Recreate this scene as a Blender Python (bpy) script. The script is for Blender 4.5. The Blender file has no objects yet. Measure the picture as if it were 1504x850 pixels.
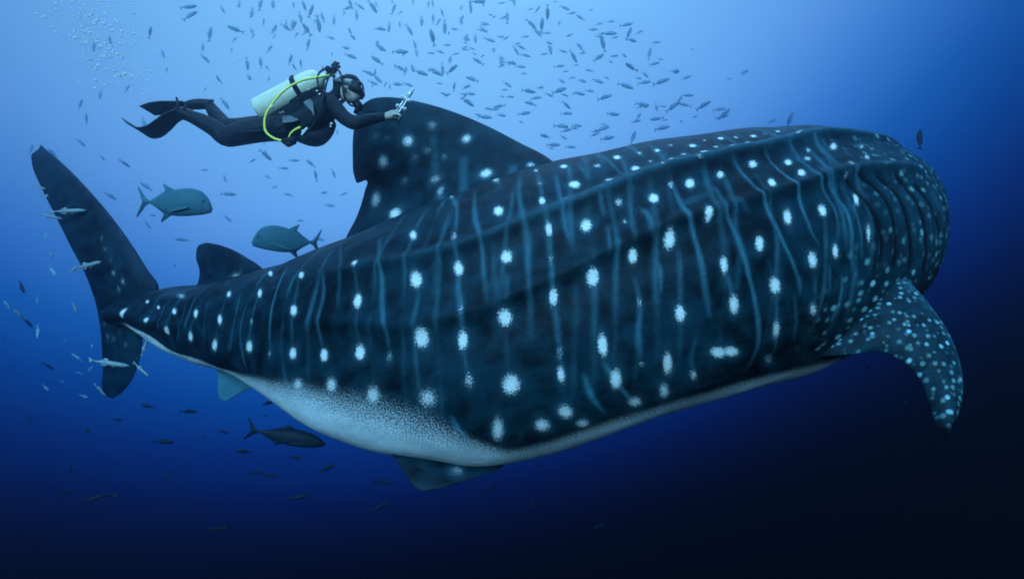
import bpy, bmesh, math, random
import numpy as np
from mathutils import Vector, Matrix
from mathutils.bvhtree import BVHTree

random.seed(7)
rng = np.random.default_rng(11)
scene = bpy.context.scene
COL = scene.collection
R = math.radians

# ------------------------------------------------------------------ camera
F = 800.0                       # focal length in photograph pixels (photograph 1504 x 850)
cam_data = bpy.data.cameras.new('camera')
cam_data.sensor_width = 36.0
cam_data.lens = 36.0 * F / 1504.0
cam_data.clip_start = 0.05
cam_data.clip_end = 500.0
cam = bpy.data.objects.new('camera', cam_data)
COL.objects.link(cam)
cam.location = (0, 0, 0)
cam.rotation_euler = (R(90), 0, 0)
scene.camera = cam

# ------------------------------------------------------------------ world: daylight filtered down through deep blue water
world = bpy.data.worlds.new('World')
scene.world = world
world.use_nodes = True
wn = world.node_tree
wn.nodes.clear()
def W(t): return wn.nodes.new(t)
def wmath(op, a, b=None, clamp=False):
    n = W('ShaderNodeMath'); n.operation = op; n.use_clamp = clamp
    for k, x in ((0, a), (1, b)):
        if x is None: continue
        if isinstance(x, (int, float)): n.inputs[k].default_value = x
        else: wn.links.new(x, n.inputs[k])
    return n.outputs[0]
tc = W('ShaderNodeTexCoord')
nrm = W('ShaderNodeVectorMath'); nrm.operation = 'NORMALIZE'
wn.links.new(tc.outputs['Generated'], nrm.inputs[0])
dot = W('ShaderNodeVectorMath'); dot.operation = 'DOT_PRODUCT'
dot.inputs[1].default_value = (-0.26, 1.037, 1.04)      # towards the bright surface water
wn.links.new(nrm.outputs[0], dot.inputs[0])
sep = W('ShaderNodeSeparateXYZ'); wn.links.new(nrm.outputs[0], sep.inputs[0])
zen = wmath('MULTIPLY', wmath('MAXIMUM', wmath('SUBTRACT', sep.outputs['Z'], 0.48), 0.0), 1.1)
tval = wmath('ADD', wmath('ADD', dot.outputs['Value'], -0.475), zen)
ramp = W('ShaderNodeValToRGB')
wn.links.new(tval, ramp.inputs[0])
def lin(c): return tuple((x/255/12.92 if x/255 <= .04045 else ((x/255+.055)/1.055)**2.4) for x in c)
RAMP = [(0.0, (0, 0, 2)), (.08, (1, 3, 26)), (.16, (2, 13, 62)), (.26, (2, 36, 104)), (.36, (3, 64, 138)),
        (.46, (16, 92, 168)), (.56, (58, 124, 196)), (.70, (104, 164, 220)), (.85, (124, 188, 232)), (1.0, (146, 208, 244))]
els = ramp.color_ramp.elements
while len(els) > 1: els.remove(els[-1])
els[0].position = RAMP[0][0]; els[0].color = (*lin(RAMP[0][1]), 1)
for p, c in RAMP[1:]:
    e = els.new(p); e.color = (*lin(c), 1)
bg = W('ShaderNodeBackground'); wn.links.new(wmath('MULTIPLY', wmath('ADD', wmath('MULTIPLY', wmath('MAXIMUM', wmath('SUBTRACT', sep.outputs['Z'], 0.45), 0.0), 3.0), 1.0), 1.40), bg.inputs['Strength'])   # brightest overhead
wn.links.new(ramp.outputs[0], bg.inputs['Color'])
wo = W('ShaderNodeOutputWorld'); wn.links.new(bg.outputs[0], wo.inputs['Surface'])

# ------------------------------------------------------------------ sun, softened and blued by the water above
sun_data = bpy.data.lights.new('sun', 'SUN')
sun_data.energy = 5.0
sun_data.color = (0.32, 0.73, 1.0)
sun_data.angle = R(35)
sun = bpy.data.objects.new('sun', sun_data)
COL.objects.link(sun)
sun.rotation_euler = Vector((-0.16, -0.87, 0.45)).to_track_quat('Z', 'Y').to_euler()

scene.view_settings.view_transform = 'Standard'
scene.view_settings.look = 'None'
scene.view_settings.exposure = 0.4
scene.view_settings.gamma = 1.0
scene.view_settings.use_curve_mapping = False
scene.cycles.use_denoising = True
scene.cycles.pixel_filter_type = 'BLACKMAN_HARRIS'
scene.cycles.filter_width = 1.8
scene.cycles.max_bounces = 6
scene.cycles.volume_bounces = 0
scene.cycles.volume_max_steps = 64

# ------------------------------------------------------------------ helpers
def P(u, v, Y):
    return Vector(((u - 752) / F * Y, Y, (425 - v) / F * Y))
def catmull(pts, n, closed=False):
    """n points evenly spread by chord length along a Catmull-Rom curve through pts (k,d)"""
    p = np.asarray(pts, float)
    seg = np.linalg.norm(np.diff(p[:, :3] if p.shape[1] >= 3 else p, axis=0), axis=1)
    t = np.concatenate([[0], np.cumsum(np.maximum(seg, 1e-9))])
    tt = np.linspace(0, t[-1], n)
    m = np.zeros_like(p)
    d = np.diff(p, axis=0) / np.diff(t)[:, None]
    m[0], m[-1] = d[0], d[-1]
    h = np.diff(t)
    for i in range(1, len(p) - 1):
        m[i] = (d[i-1] * h[i] + d[i] * h[i-1]) / (h[i] + h[i-1])
    i = np.clip(np.searchsorted(t, tt, side='right') - 1, 0, len(p) - 2)
    x = ((tt - t[i]) / h[i])[:, None]
    H = h[i][:, None]
    return ((2*x**3 - 3*x**2 + 1) * p[i] + (x**3 - 2*x**2 + x) * H * m[i]
            + (-2*x**3 + 3*x**2) * p[i+1] + (x**3 - x**2) * H * m[i+1])
def smooth(e0, e1, x):
    t = np.clip((x - e0) / (e1 - e0), 0, 1)
    return t*t*(3 - 2*t)
def mesh_np(name, verts, quads, attrs=None, vattrs=None, shade=True):
    me = bpy.data.meshes.new(name)
    verts = np.asarray(verts, np.float32); quads = np.asarray(quads, np.int32)
    me.vertices.add(len(verts)); me.vertices.foreach_set('co', verts.ravel())
    me.loops.add(quads.size); me.loops.foreach_set('vertex_index', quads.ravel())
    me.polygons.add(len(quads))
    k = quads.shape[1]
    me.polygons.foreach_set('loop_start', np.arange(0, quads.size, k, dtype=np.int32))
    me.polygons.foreach_set('loop_total', np.full(len(quads), k, np.int32))
    for nme, a in (attrs or {}).items():
        at = me.attributes.new(nme, 'FLOAT', 'POINT'); at.data.foreach_set('value', np.asarray(a, np.float32))
    for nme, a in (vattrs or {}).items():
        at = me.attributes.new(nme, 'FLOAT_VECTOR', 'POINT'); at.data.foreach_set('vector', np.asarray(a, np.float32).ravel())
    me.update(calc_edges=True); me.validate()
    if shade: me.polygons.foreach_set('use_smooth', np.ones(len(me.polygons), bool))
    return me
def tube_geo(path, rad, seg=10, scale2=None, side=None, cap=True, n=None):
    """tube round a smooth path; rad = list of radii, scale2 squashes the second axis"""
    p = np.asarray([list(q) for q in path], float)
    r = np.asarray(rad if hasattr(rad, '__len__') else [rad]*len(p), float)
    s2 = np.asarray(scale2 if hasattr(scale2, '__len__') else [scale2 or 1.0]*len(p), float)
    if n is None: n = max(len(p)*4, 3)
    c = catmull(np.c_[p, r, s2], n)
    p, r, s2 = c[:, :3], np.maximum(c[:, 3], 1e-4), c[:, 4]
    T = np.gradient(p, axis=0); T /= np.linalg.norm(T, axis=1)[:, None] + 1e-12
    ref = np.array(side if side is not None else (0, 1, 0.123), float)
    V, Q = [], []
    ang = np.linspace(0, 2*math.pi, seg, endpoint=False)
    for i in range(n):
        a = ref - T[i]*ref.dot(T[i]); a /= np.linalg.norm(a) + 1e-12
        b = np.cross(T[i], a)
        ref = a if side is None else np.array(side, float)
        for t in ang: V.append(p[i] + r[i]*(math.cos(t)*a*s2[i] + math.sin(t)*b))
    for i in range(n-1):
        for j in range(seg):
            k = (j+1) % seg
            Q.append((i*seg+j, i*seg+k, (i+1)*seg+k, (i+1)*seg+j))
    if cap:
        for base, sgn in ((0, -1), ((n-1)*seg, 1)):
            i = 0 if sgn < 0 else n-1
            prev = list(range(base, base+seg))
            for f, k in ((.45, .7), (.75, .92)):
                pass
            ring2 = []
            cen = p[i]
            for j in range(seg):
                q = np.array(V[base+j]); ring2.append(len(V)); V.append(cen + (q-cen)*.62 + T[i]*sgn*r[i]*.35)
            for j in range(seg):
                k = (j+1) % seg
                f = (prev[j], prev[k], ring2[k], ring2[j]); Q.append(f if sgn > 0 else f[::-1])
            tip = len(V); V.append(cen + T[i]*sgn*r[i]*.48)
            for j in range(0, seg, 2):
                f = (ring2[j], ring2[(j+1) % seg], ring2[(j+2) % seg], tip); Q.append(f if sgn > 0 else f[::-1])
    return V, Q
def join_geo(*gs):
    V, Q = [], []
    for v, q in gs:
        o = len(V); V += [tuple(x) for x in v]; Q += [tuple(i+o for i in f) for f in q]
    return V, Q
def box_geo(c, ax, ay, az):
    """box from centre and three half-axis vectors"""
    c = Vector(c); ax, ay, az = Vector(ax), Vector(ay), Vector(az)
    V = [c + ax*i + ay*j + az*k for i in (-1, 1) for j in (-1, 1) for k in (-1, 1)]
    return V, [(0, 1, 3, 2), (4, 6, 7, 5), (0, 4, 5, 1), (2, 3, 7, 6), (0, 2, 6, 4), (1, 5, 7, 3)]
def ball_geo(c, rx, ry=None, rz=None, n=10, m=14):
    ry = ry or rx; rz = rz or rx; V = []; Q = []
    for i in range(n+1):
        a = math.pi*i/n
        for j in range(m):
            b = 2*math.pi*j/m
            V.append((c[0]+rx*math.sin(a)*math.cos(b), c[1]+ry*math.sin(a)*math.sin(b), c[2]+rz*math.cos(a)))
    for i in range(n):
        for j in range(m):
            k = (j+1) % m; Q.append((i*m+j, (i+1)*m+j, (i+1)*m+k, i*m+k))
    return V, Q
def geo_obj(name, geo, mat, parent=None, origin=None, shade=True, bevel=0):
    V, Q = geo
    o0 = Vector(origin) if origin is not None else Vector((0, 0, 0))
    me = bpy.data.meshes.new(name)
    me.from_pydata([tuple(Vector(v) - o0) for v in V], [], [list(dict.fromkeys(f)) for f in Q])
    bm = bmesh.new(); bm.from_mesh(me)
    bmesh.ops.remove_doubles(bm, verts=bm.verts, dist=1e-5)
    if bevel: bmesh.ops.bevel(bm, geom=bm.edges[:], offset=bevel, segments=2, affect='EDGES', profile=.6)
    bmesh.ops.recalc_face_normals(bm, faces=bm.faces)
    bm.to_mesh(me); bm.free()
    if shade: me.polygons.foreach_set('use_smooth', [True]*len(me.polygons))
    ob = bpy.data.objects.new(name, me); COL.objects.link(ob)
    if mat: me.materials.append(mat)
    if parent is not None: ob.parent = parent; ob.location = o0 - parent.location if parent.type == 'EMPTY' else o0
    else: ob.location = o0
    return ob
def tag(o, label=None, cat=None, group=None, kind=None):
    if label: o['label'] = label
    if cat: o['category'] = cat
    if group: o['group'] = group
    if kind: o['kind'] = kind
    return o
def empty(name, loc):
    e = bpy.data.objects.new(name, None); COL.objects.link(e); e.location = loc; e.empty_display_size = .2
    return e

# ------------------------------------------------------------------ materials
def mat_new(name):
    m = bpy.data.materials.new(name); m.use_nodes = True
    nt = m.node_tree
    return m, nt, nt.nodes['Principled BSDF']
def N(nt, t, **kw):
    n = nt.nodes.new(t)
    for k, v in kw.items(): setattr(n, k, v)
    return n
def plain(name, col, rough=.6, spec=.25, noise=0.25, nscale=30, metal=0, bump=0):
    m, nt, b = mat_new(name)
    t = N(nt, 'ShaderNodeTexCoord'); nz = N(nt, 'ShaderNodeTexNoise'); nz.inputs['Scale'].default_value = nscale
    nz.inputs['Detail'].default_value = 4
    nt.links.new(t.outputs['Object'], nz.inputs['Vector'])
    mx = N(nt, 'ShaderNodeMix', data_type='RGBA')
    nt.links.new(nz.outputs['Fac'], mx.inputs['Factor'])
    mx.inputs['A'].default_value = (*[c*(1-noise) for c in col], 1); mx.inputs['B'].default_value = (*[min(1, c*(1+noise)) for c in col], 1)
    nt.links.new(mx.outputs['Result'], b.inputs['Base Color'])
    b.inputs['Roughness'].default_value = rough; b.inputs['Specular IOR Level'].default_value = spec; b.inputs['Metallic'].default_value = metal
    if bump:
        bp = N(nt, 'ShaderNodeBump'); bp.inputs['Strength'].default_value = bump; bp.inputs['Distance'].default_value = .02
        nt.links.new(nz.outputs['Fac'], bp.inputs['Height']); nt.links.new(bp.outputs[0], b.inputs['Normal'])
    return m

def shark_skin():
    m, nt, b = mat_new('whale_shark_skin')
    L = nt.links.new
    def attr(n, out='Fac'):
        a = N(nt, 'ShaderNodeAttribute'); a.attribute_name = n; return a.outputs[out]
    def mth(op, a, b_=None, c=None, clamp=False):
        n = N(nt, 'ShaderNodeMath', operation=op, use_clamp=clamp)
        for k, x in enumerate((a, b_, c)):
            if x is None: continue
            if isinstance(x, (int, float)): n.inputs[k].default_value = x
            else: L(x, n.inputs[k])
        return n.outputs[0]
    def sstep(x, e0, e1):
        n = N(nt, 'ShaderNodeMapRange', interpolation_type='SMOOTHSTEP')
        L(x, n.inputs['Value']); n.inputs['From Min'].default_value = e0; n.inputs['From Max'].default_value = e1
        return n.outputs['Result']
    def mixc(f, a, c):
        n = N(nt, 'ShaderNodeMix', data_type='RGBA')
        L(f, n.inputs['Factor'])
        for s, x in (('A', a), ('B', c)):
            if isinstance(x, tuple): n.inputs[s].default_value = (*x, 1)
            else: L(x, n.inputs[s])
        return n.outputs['Result']
    suv = attr('suv', 'Vector')
    def noise(scale, detail=3, rough=.55, vec=suv):
        n = N(nt, 'ShaderNodeTexNoise'); n.inputs['Scale'].default_value = scale; n.inputs['Detail'].default_value = detail
        n.inputs['Roughness'].default_value = rough; L(vec, n.inputs['Vector']); return n.outputs['Fac']
    # slightly warped coordinates so nothing repeats cleanly
    nbig, nmid, nfine = noise(1.1, 4), noise(7, 4), noise(75, 3, .65)
    nvf = noise(150, 2, .6)
    mott = mth('ADD', mth('MULTIPLY', nbig, .55), mth('MULTIPLY', nmid, .45))
    dark = mixc(sstep(mott, .36, .66), (0.0006, 0.0046, 0.0092), (0.0028, 0.027, 0.046))
    dark = mixc(mth('MULTIPLY', mth('MULTIPLY', sstep(nfine, .48, .70), sstep(nmid, .35, .62)), .55), dark, (0.010, 0.058, 0.085))
    # soft teal stripes and halos
    mk = attr('mark')
    mkn = mth('MULTIPLY', mk, mth('ADD', .45, mth('MULTIPLY', nmid, 1.1)))
    mkn = mth('MULTIPLY', mkn, mth('ADD', .25, mth('MULTIPLY', nfine, 1.4)), clamp=True)
    col = mixc(mkn, dark, (0.048, 0.19, 0.265))
    # dense small spots on head and pectoral fins
    vor = N(nt, 'ShaderNodeTexVoronoi', feature='F1'); vor.inputs['Scale'].default_value = 15.0; vor.inputs['Randomness'].default_value = .72
    L(suv, vor.inputs['Vector'])
    spot = sstep(mth('ADD', vor.outputs['Distance'], mth('MULTIPLY', mth('SUBTRACT', nfine, .5), .22)), .46, .16)
    cellv = N(nt, 'ShaderNodeSeparateColor'); L(vor.outputs['Color'], cellv.inputs[0])
    spot = mth('MULTIPLY', spot, mth('ADD', .30, mth('MULTIPLY', mth('POWER', cellv.outputs[0], 2.2), .7)))
    col = mixc(mth('MULTIPLY', spot, attr('dense'), clamp=True), col, (0.26, 0.56, 0.62))
    # bright white speckled spots
    core = attr('core')
    cn = mth('ADD', core, mth('MULTIPLY', mth('SUBTRACT', mth('ADD', mth('MULTIPLY', nfine, .5), mth('MULTIPLY', nvf, .5)), .53), 2.3))
    cn = mth('MULTIPLY', sstep(cn, .30, .62), sstep(core, .02, .30))
    col = mixc(cn, col, (0.62, 0.70, 0.71))
    # white belly breaking up into dark speckles towards the flank
    wh = attr('white')
    wn_ = mth('ADD', wh, mth('MULTIPLY', mth('SUBTRACT', mth('ADD', mth('MULTIPLY', nfine, .6), mth('MULTIPLY', nvf, .4)), .5), 3.0))
    wmask = mth('MULTIPLY', sstep(wn_, .32, .62), sstep(wh, 0.02, .42))
    bellyc = mixc(sstep(nmid, .35, .7), (0.60, 0.76, 0.84), (0.80, 0.92, 0.96))
    col = mixc(wmask, col, bellyc)
    col = mixc(attr('slit'), col, (0.003, 0.004, 0.006))
    L(col, b.inputs['Base Color'])
    b.inputs['Roughness'].default_value = .58
    b.inputs['Specular IOR Level'].default_value = .09
    bp = N(nt, 'ShaderNodeBump'); bp.inputs['Strength'].default_value = .35; bp.inputs['Distance'].default_value = .02
    L(mth('ADD', mth('MULTIPLY', nfine, .35), nmid), bp.inputs['Height']); L(bp.outputs[0], b.inputs['Normal'])
    return m

M = {
    'skin': shark_skin(),
    'neoprene': plain('black_neoprene', (0.006, 0.013, 0.021), .6, .12, .6, 16, bump=1.0),
    'vest': plain('black_nylon', (0.007, 0.014, 0.022), .65, .10, .6, 24, bump=1.0),
    'rubber': plain('black_rubber', (0.006, 0.010, 0.014), .45, .10, .2, 50),
    'face': plain('pale_skin', (0.42, 0.40, 0.36), .5, .3, .15, 30),
    'tank': plain('pale_tank_paint', (0.58, 0.62, 0.48), .38, .4, .07, 14),
    'yellow': plain('yellow_rubber', (0.72, 0.78, 0.10), .4, .35, .06, 20),
    'silver': plain('anodised_aluminium', (0.70, 0.74, 0.76), .35, .5, .08, 40, metal=.35),
    'white': plain('pale_cloth', (0.55, 0.60, 0.60), .6, .25, .3, 90),
    'strap': plain('grey_rubber', (0.10, 0.14, 0.15), .5, .3, .2, 40),
    'flap': plain('worn_grey_nylon', (0.13, 0.18, 0.20), .7, .1, .6, 120, bump=.5),
    'jack': plain('jack_scales', (0.028, 0.115, 0.15), .5, .08, .25, 7),
    'dark_fish': plain('dark_scales', (0.008, 0.018, 0.028), .5, .05, .3, 9),
    'school': plain('creolefish_scales', (0.15, 0.32, 0.42), .55, .15, .25, 12),
    'pale_fish': plain('pale_silver_scales', (0.20, 0.30, 0.32), .45, .3, .4, 14),
    'eye': plain('dark_eye', (0.004, 0.005, 0.007), .2, .5, 0, 5),
}
def glass_mat():
    m, nt, b = mat_new('mask_glass')
    b.inputs['Base Color'].default_value = (.02, .05, .07, 1); b.inputs['Roughness'].default_value = .06
    b.inputs['Specular IOR Level'].default_value = .7; b.inputs['Alpha'].default_value = .8
    return m
M['glass'] = glass_mat()
def bubble_mat():
    m, nt, b = mat_new('air_bubble')
    nt.nodes.remove(b)
    df, tr, ad, mo = (N(nt, 'ShaderNodeBsdf'+k) for k in ('Diffuse', 'Translucent', 'Transparent', 'Diffuse'))
    nt.nodes.remove(mo)
    df.inputs[0].default_value = (.9, .97, 1, 1); tr.inputs[0].default_value = (.95, .98, 1, 1)
    m1, m2 = N(nt, 'ShaderNodeMixShader'), N(nt, 'ShaderNodeMixShader')
    m1.inputs[0].default_value = .5; m2.inputs[0].default_value = .35
    nt.links.new(df.outputs[0], m1.inputs[1]); nt.links.new(tr.outputs[0], m1.inputs[2])
    nt.links.new(m1.outputs[0], m2.inputs[1]); nt.links.new(ad.outputs[0], m2.inputs[2])
    nt.links.new(m2.outputs[0], nt.nodes['Material Output'].inputs['Surface'])
    return m
M['bubble'] = bubble_mat()

# ================================================================== WHALE SHARK
# stations along the spine: u, top v, bottom v in the photograph, distance of the spine, half width
ST = [(205, 436, 485, 6.62, .24), (250, 425, 511, 6.40, .34), (300, 421, 532, 6.15, .44), (350, 409, 545, 5.92, .54),
      (400, 396, 566, 5.70, .64), (450, 381, 594, 5.47, .73), (500, 361, 628, 5.25, .82), (560, 338, 656, 5.05, .90),
      (640, 303, 673, 4.86, .97), (720, 270, 683, 4.73, 1.02), (800, 243, 668, 4.65, 1.05), (870, 227, 641, 4.63, 1.06),
      (950, 208, 610, 4.66, 1.06), (1050, 192, 577, 4.80, 1.06), (1130, 185, 552, 4.98, 1.06)]
stn = []
for u, vt, vb, Y, b in ST:
    mt, mb = (425-vt)/F, (425-vb)/F
    zc = (mt+mb)*(Y*Y-b*b)/(2*Y)
    a = math.sqrt((mt*Y-zc)**2 - mt*mt*b*b)
    stn.append(((u-752)/F*Y, Y, zc, a, b))
stn += [(2.86, 5.24, .46, 1.03, 1.02), (3.27, 5.66, .66, .88, .99), (3.58, 6.24, .78, .74, .97), (3.78, 6.95, .82, .68, .95),
        (3.92, 7.65, .76, .74, .97), (3.99, 8.25, .76, .58, .88), (4.03, 8.68, .74, .38, .70), (4.05, 8.88, .73, .16, .42)]
stn.insert(0, (stn[0][0]-.42, stn[0][1]+.10, stn[0][2]-.02, .10, .10))
NS, NT = 900, 400
sp = catmull(stn, NS)
C3, Aa, Bb = sp[:, :3], sp[:, 3], sp[:, 4]
Tg = np.gradient(C3[:, :2], axis=0); Tg /= np.linalg.norm(Tg, axis=1)[:, None]
for _ in range(60):
    Tg[1:-1] = (Tg[:-2] + Tg[1:-1]*2 + Tg[2:]) / 4
Tg /= np.linalg.norm(Tg, axis=1)[:, None]
SD = np.c_[Tg[:, 1], -Tg[:, 0], np.zeros(NS)]                 # towards the camera side
S_len = np.concatenate([[0], np.cumsum(np.linalg.norm(np.diff(C3, axis=0), axis=1))])
TH = np.linspace(0, 2*math.pi, NT, endpoint=False)            # 0 = back, pi/2 = near flank, pi = belly
ex = 2/2.15
cs = np.sign(np.cos(TH))*np.abs(np.cos(TH))**ex; sn = np.sign(np.sin(TH))*np.abs(np.sin(TH))**ex
def ring_surface(disp=None):
    D = np.ones((NS, NT)) if disp is None else 1 + disp/np.maximum(np.sqrt(Aa*Bb)[:, None], .12)
    up = Aa[:, None]*cs[None]*D
    sd = Bb[:, None]*sn[None]*D
    V = C3[:, None, :] + SD[:, None, :]*sd[..., None]
    V[..., 2] += up
    return V
def ring_quads(ns, nt):
    i, j = np.meshgrid(np.arange(ns-1), np.arange(nt), indexing='ij')
    k = (j+1) % nt
    return np.stack([i*nt+j, (i+1)*nt+j, (i+1)*nt+k, i*nt+k], -1).reshape(-1, 4)
V0 = ring_surface()
Q0 = ring_quads(NS, NT)
# coarse copy for picking surface points
cs_i = np.arange(0, NS, 5); cs_j = np.arange(0, NT, 4)
Vc = V0[np.ix_(cs_i, cs_j)].reshape(-1, 3)
bvh = BVHTree.FromPolygons(Vc.tolist(), ring_quads(len(cs_i), len(cs_j)).tolist())
RAD = np.sqrt((Aa**2 + Bb**2)/2)
def pick(u, v):
    """photograph pixel -> (arc length, angle) on the near side of the body, or None"""
    hit = bvh.ray_cast(Vector((0, 0, 0)), P(u, v, 1).normalized())
    if hit[0] is None: return None
    q = np.array(hit[0])
    fi = hit[2]; i = (fi // len(cs_j))*5
    lo, hi = max(0, i-8), min(NS, i+14)
    d = ((V0[lo:hi] - q)**2).sum(-1); k = np.unravel_index(d.argmin(), d.shape)
    i0, j0 = lo+k[0], k[1]
    th = TH[j0] if TH[j0] <= math.pi else TH[j0]-2*math.pi
    # refine with local axes
    e_s = V0[min(i0+1, NS-1), j0]-V0[max(i0-1, 0), j0]; e_t = V0[i0, (j0+1) % NT]-V0[i0, j0-1]
    dq = q - V0[i0, j0]
    s = S_len[i0] + dq.dot(e_s)/e_s.dot(e_s)*(S_len[min(i0+1, NS-1)]-S_len[max(i0-1, 0)])
    th += dq.dot(e_t)/e_t.dot(e_t)*(4*math.pi/NT)
    return s, th, float(np.interp(s, S_len, RAD))
THs = np.where(TH <= math.pi, TH, TH-2*math.pi)
TA = np.abs(THs)                                              # both flanks carry the same markings
gs = S_len[:, None]

SPOTS = [(437,565,9,11,.7),(486,566,10,14,.7),(548,581,12,16,.7),(186,459,4,9,1),(201,435,3,3,.9),(217,443,3,4,.9),(232,451,3,4,.8),(256,457,4,6,1),(220,470,4,5,.9),(247,485,4,7,1),
 (287,460,4,8,1),(280,494,4,9,1),(337,432,4,6,.9),(323,469,4,9,1),(315,507,5,10,1),(381,430,4,8,1),(366,509,5.5,10,1),(370,472,3,6,.5),
 (397,401,4,5,.9),(443,404,5,7,.9),(430,455,6,10,1),(430,519,6,10,1),(474.5,522,6.5,11,1),(396,519,4,8,.4),(338,508,3,7,.3),(266,434,8,6,.5),
 (607,346,6,8,.8),(667,347,5,10,.5),(523,388.5,5,7,.85),(524,441,6.5,12,1),(610,409,8.5,13,1),(673,393,7.5,11,1),(743,375,9.5,10,1),
 (741,466,11,14,1),(527,518,8,12,1),(571,523,5,9,.45),(619,496,11,16,1),(679,500.5,8,14,1),(678,454,5,10,.4),
 (750.6,564.5,14,15,.95),(689,558,8,14,.5),(628,585,15,15,.62),(731,631,10,18,.75),(765,637,6,6,.25),
 (727,263,6,5,.8),(732,309,8,8,1),(663,288,4,6,.5),(787,249,4,3,.6),(828,244,6,3.5,.9),(793,269,6,3,.4),(844,271,8.5,5.5,1),(877,244,6,3,.6),
 (906,232,6,3.2,.9),(933,247.5,6.5,4.5,1),(895,265,6,4,.7),(796.5,295,5,7,.85),(830,295,6,4,.4),(806,334,5.5,10,.95),(861,328,9,10,1),
 (909.5,294,6,6,.6),(918,325,5,5,.4),(961,289,7,8,1),(930,375,7.5,11,1),(984,350,9,14,1),(1014.5,267,6.5,7,1),(986,269,4,6,.6),(1039,315,6,11,.95),
 (939,225,5,2.6,.6),(965,221,5,2.8,.8),(985,213,4,2.2,.5),(955,237,5,2.8,.5),(986,237,5.5,3,.9),(971,248,5,2.6,.5),(1017,215,5.5,2.8,.95),
 (1003,228,5,2.6,.6),(1034,226,6,2.8,.95),(1035,207,4,2,.5),(1024,238,5,2.2,.6),(1051,217,4.5,2.2,.65),(1058.5,204,5,2.4,.9),
 (1081,202,4,2.2,.65),(1107,199,5,2.4,.9),(1077,216,6,2.6,.9),(1098.5,209.5,4.5,2.2,.65),(1126,209,5,2.2,.8),(1124,195,3.5,2,.45),
 (1142.5,191.5,4.5,2,.7),(1178,192,4.5,2,.65),(1167,202,5,2.4,.65),
 (812.6,435.5,7,14,.95),(809,380,5,9,.4),(871,406.5,10,14,1),(940,444,4.5,11,.45),(999,460,7,13,1),(885.5,508,8,15,1),(822,518,6,15,.42),
 (824,550,7,14,.8),(904.5,557,8,14,.95),(980.7,535,8,18,.9),(942,534,5,6,.42),(1056,518,11,8,.95),(1074,516,11,8,.95),
 (831,604,12,11,.75),(796.5,623.5,13,9,.8),(856,621,11,7,.7),(933,591,11,8,.75),(976,575,8,11,.7),(1019,551,6,9,.6),
 (1060,253.5,6.5,5.5,.85),(1108,237.5,6.5,5.5,.9),(1133,269.5,5.5,8,.95),(1160,235.5,5.5,5.5,.9),(1177,254,6,6.5,.95),(1189.5,217,4.5,4,.6),
 (1188,230,5.5,4.5,.65),(1227,211,5.5,5.5,.85),(1158.6,317.5,6,12,.95),(1210,308,6,10,.95),(1115,358,6.5,12,1),(1226,369,5,12,.85),
 (1259,291,4,12,.85),(1275.5,342,3.5,15,.8),(1268.5,211,4,4.5,.55),(1275,229,4,5.5,.65),(1250,240,4,5.5,.55),(1243,258,3.5,4,.65),
 (1063,388,5.5,14,.9),(1078.5,447.5,7,14,.9),(1138.6,419,7.5,13,1),(1139,483.5,6.5,16,.65),(1193,382,6,12,.95),(1193.5,454,7,10,.62),
 (1129,528,7,10,.42)]
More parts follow.
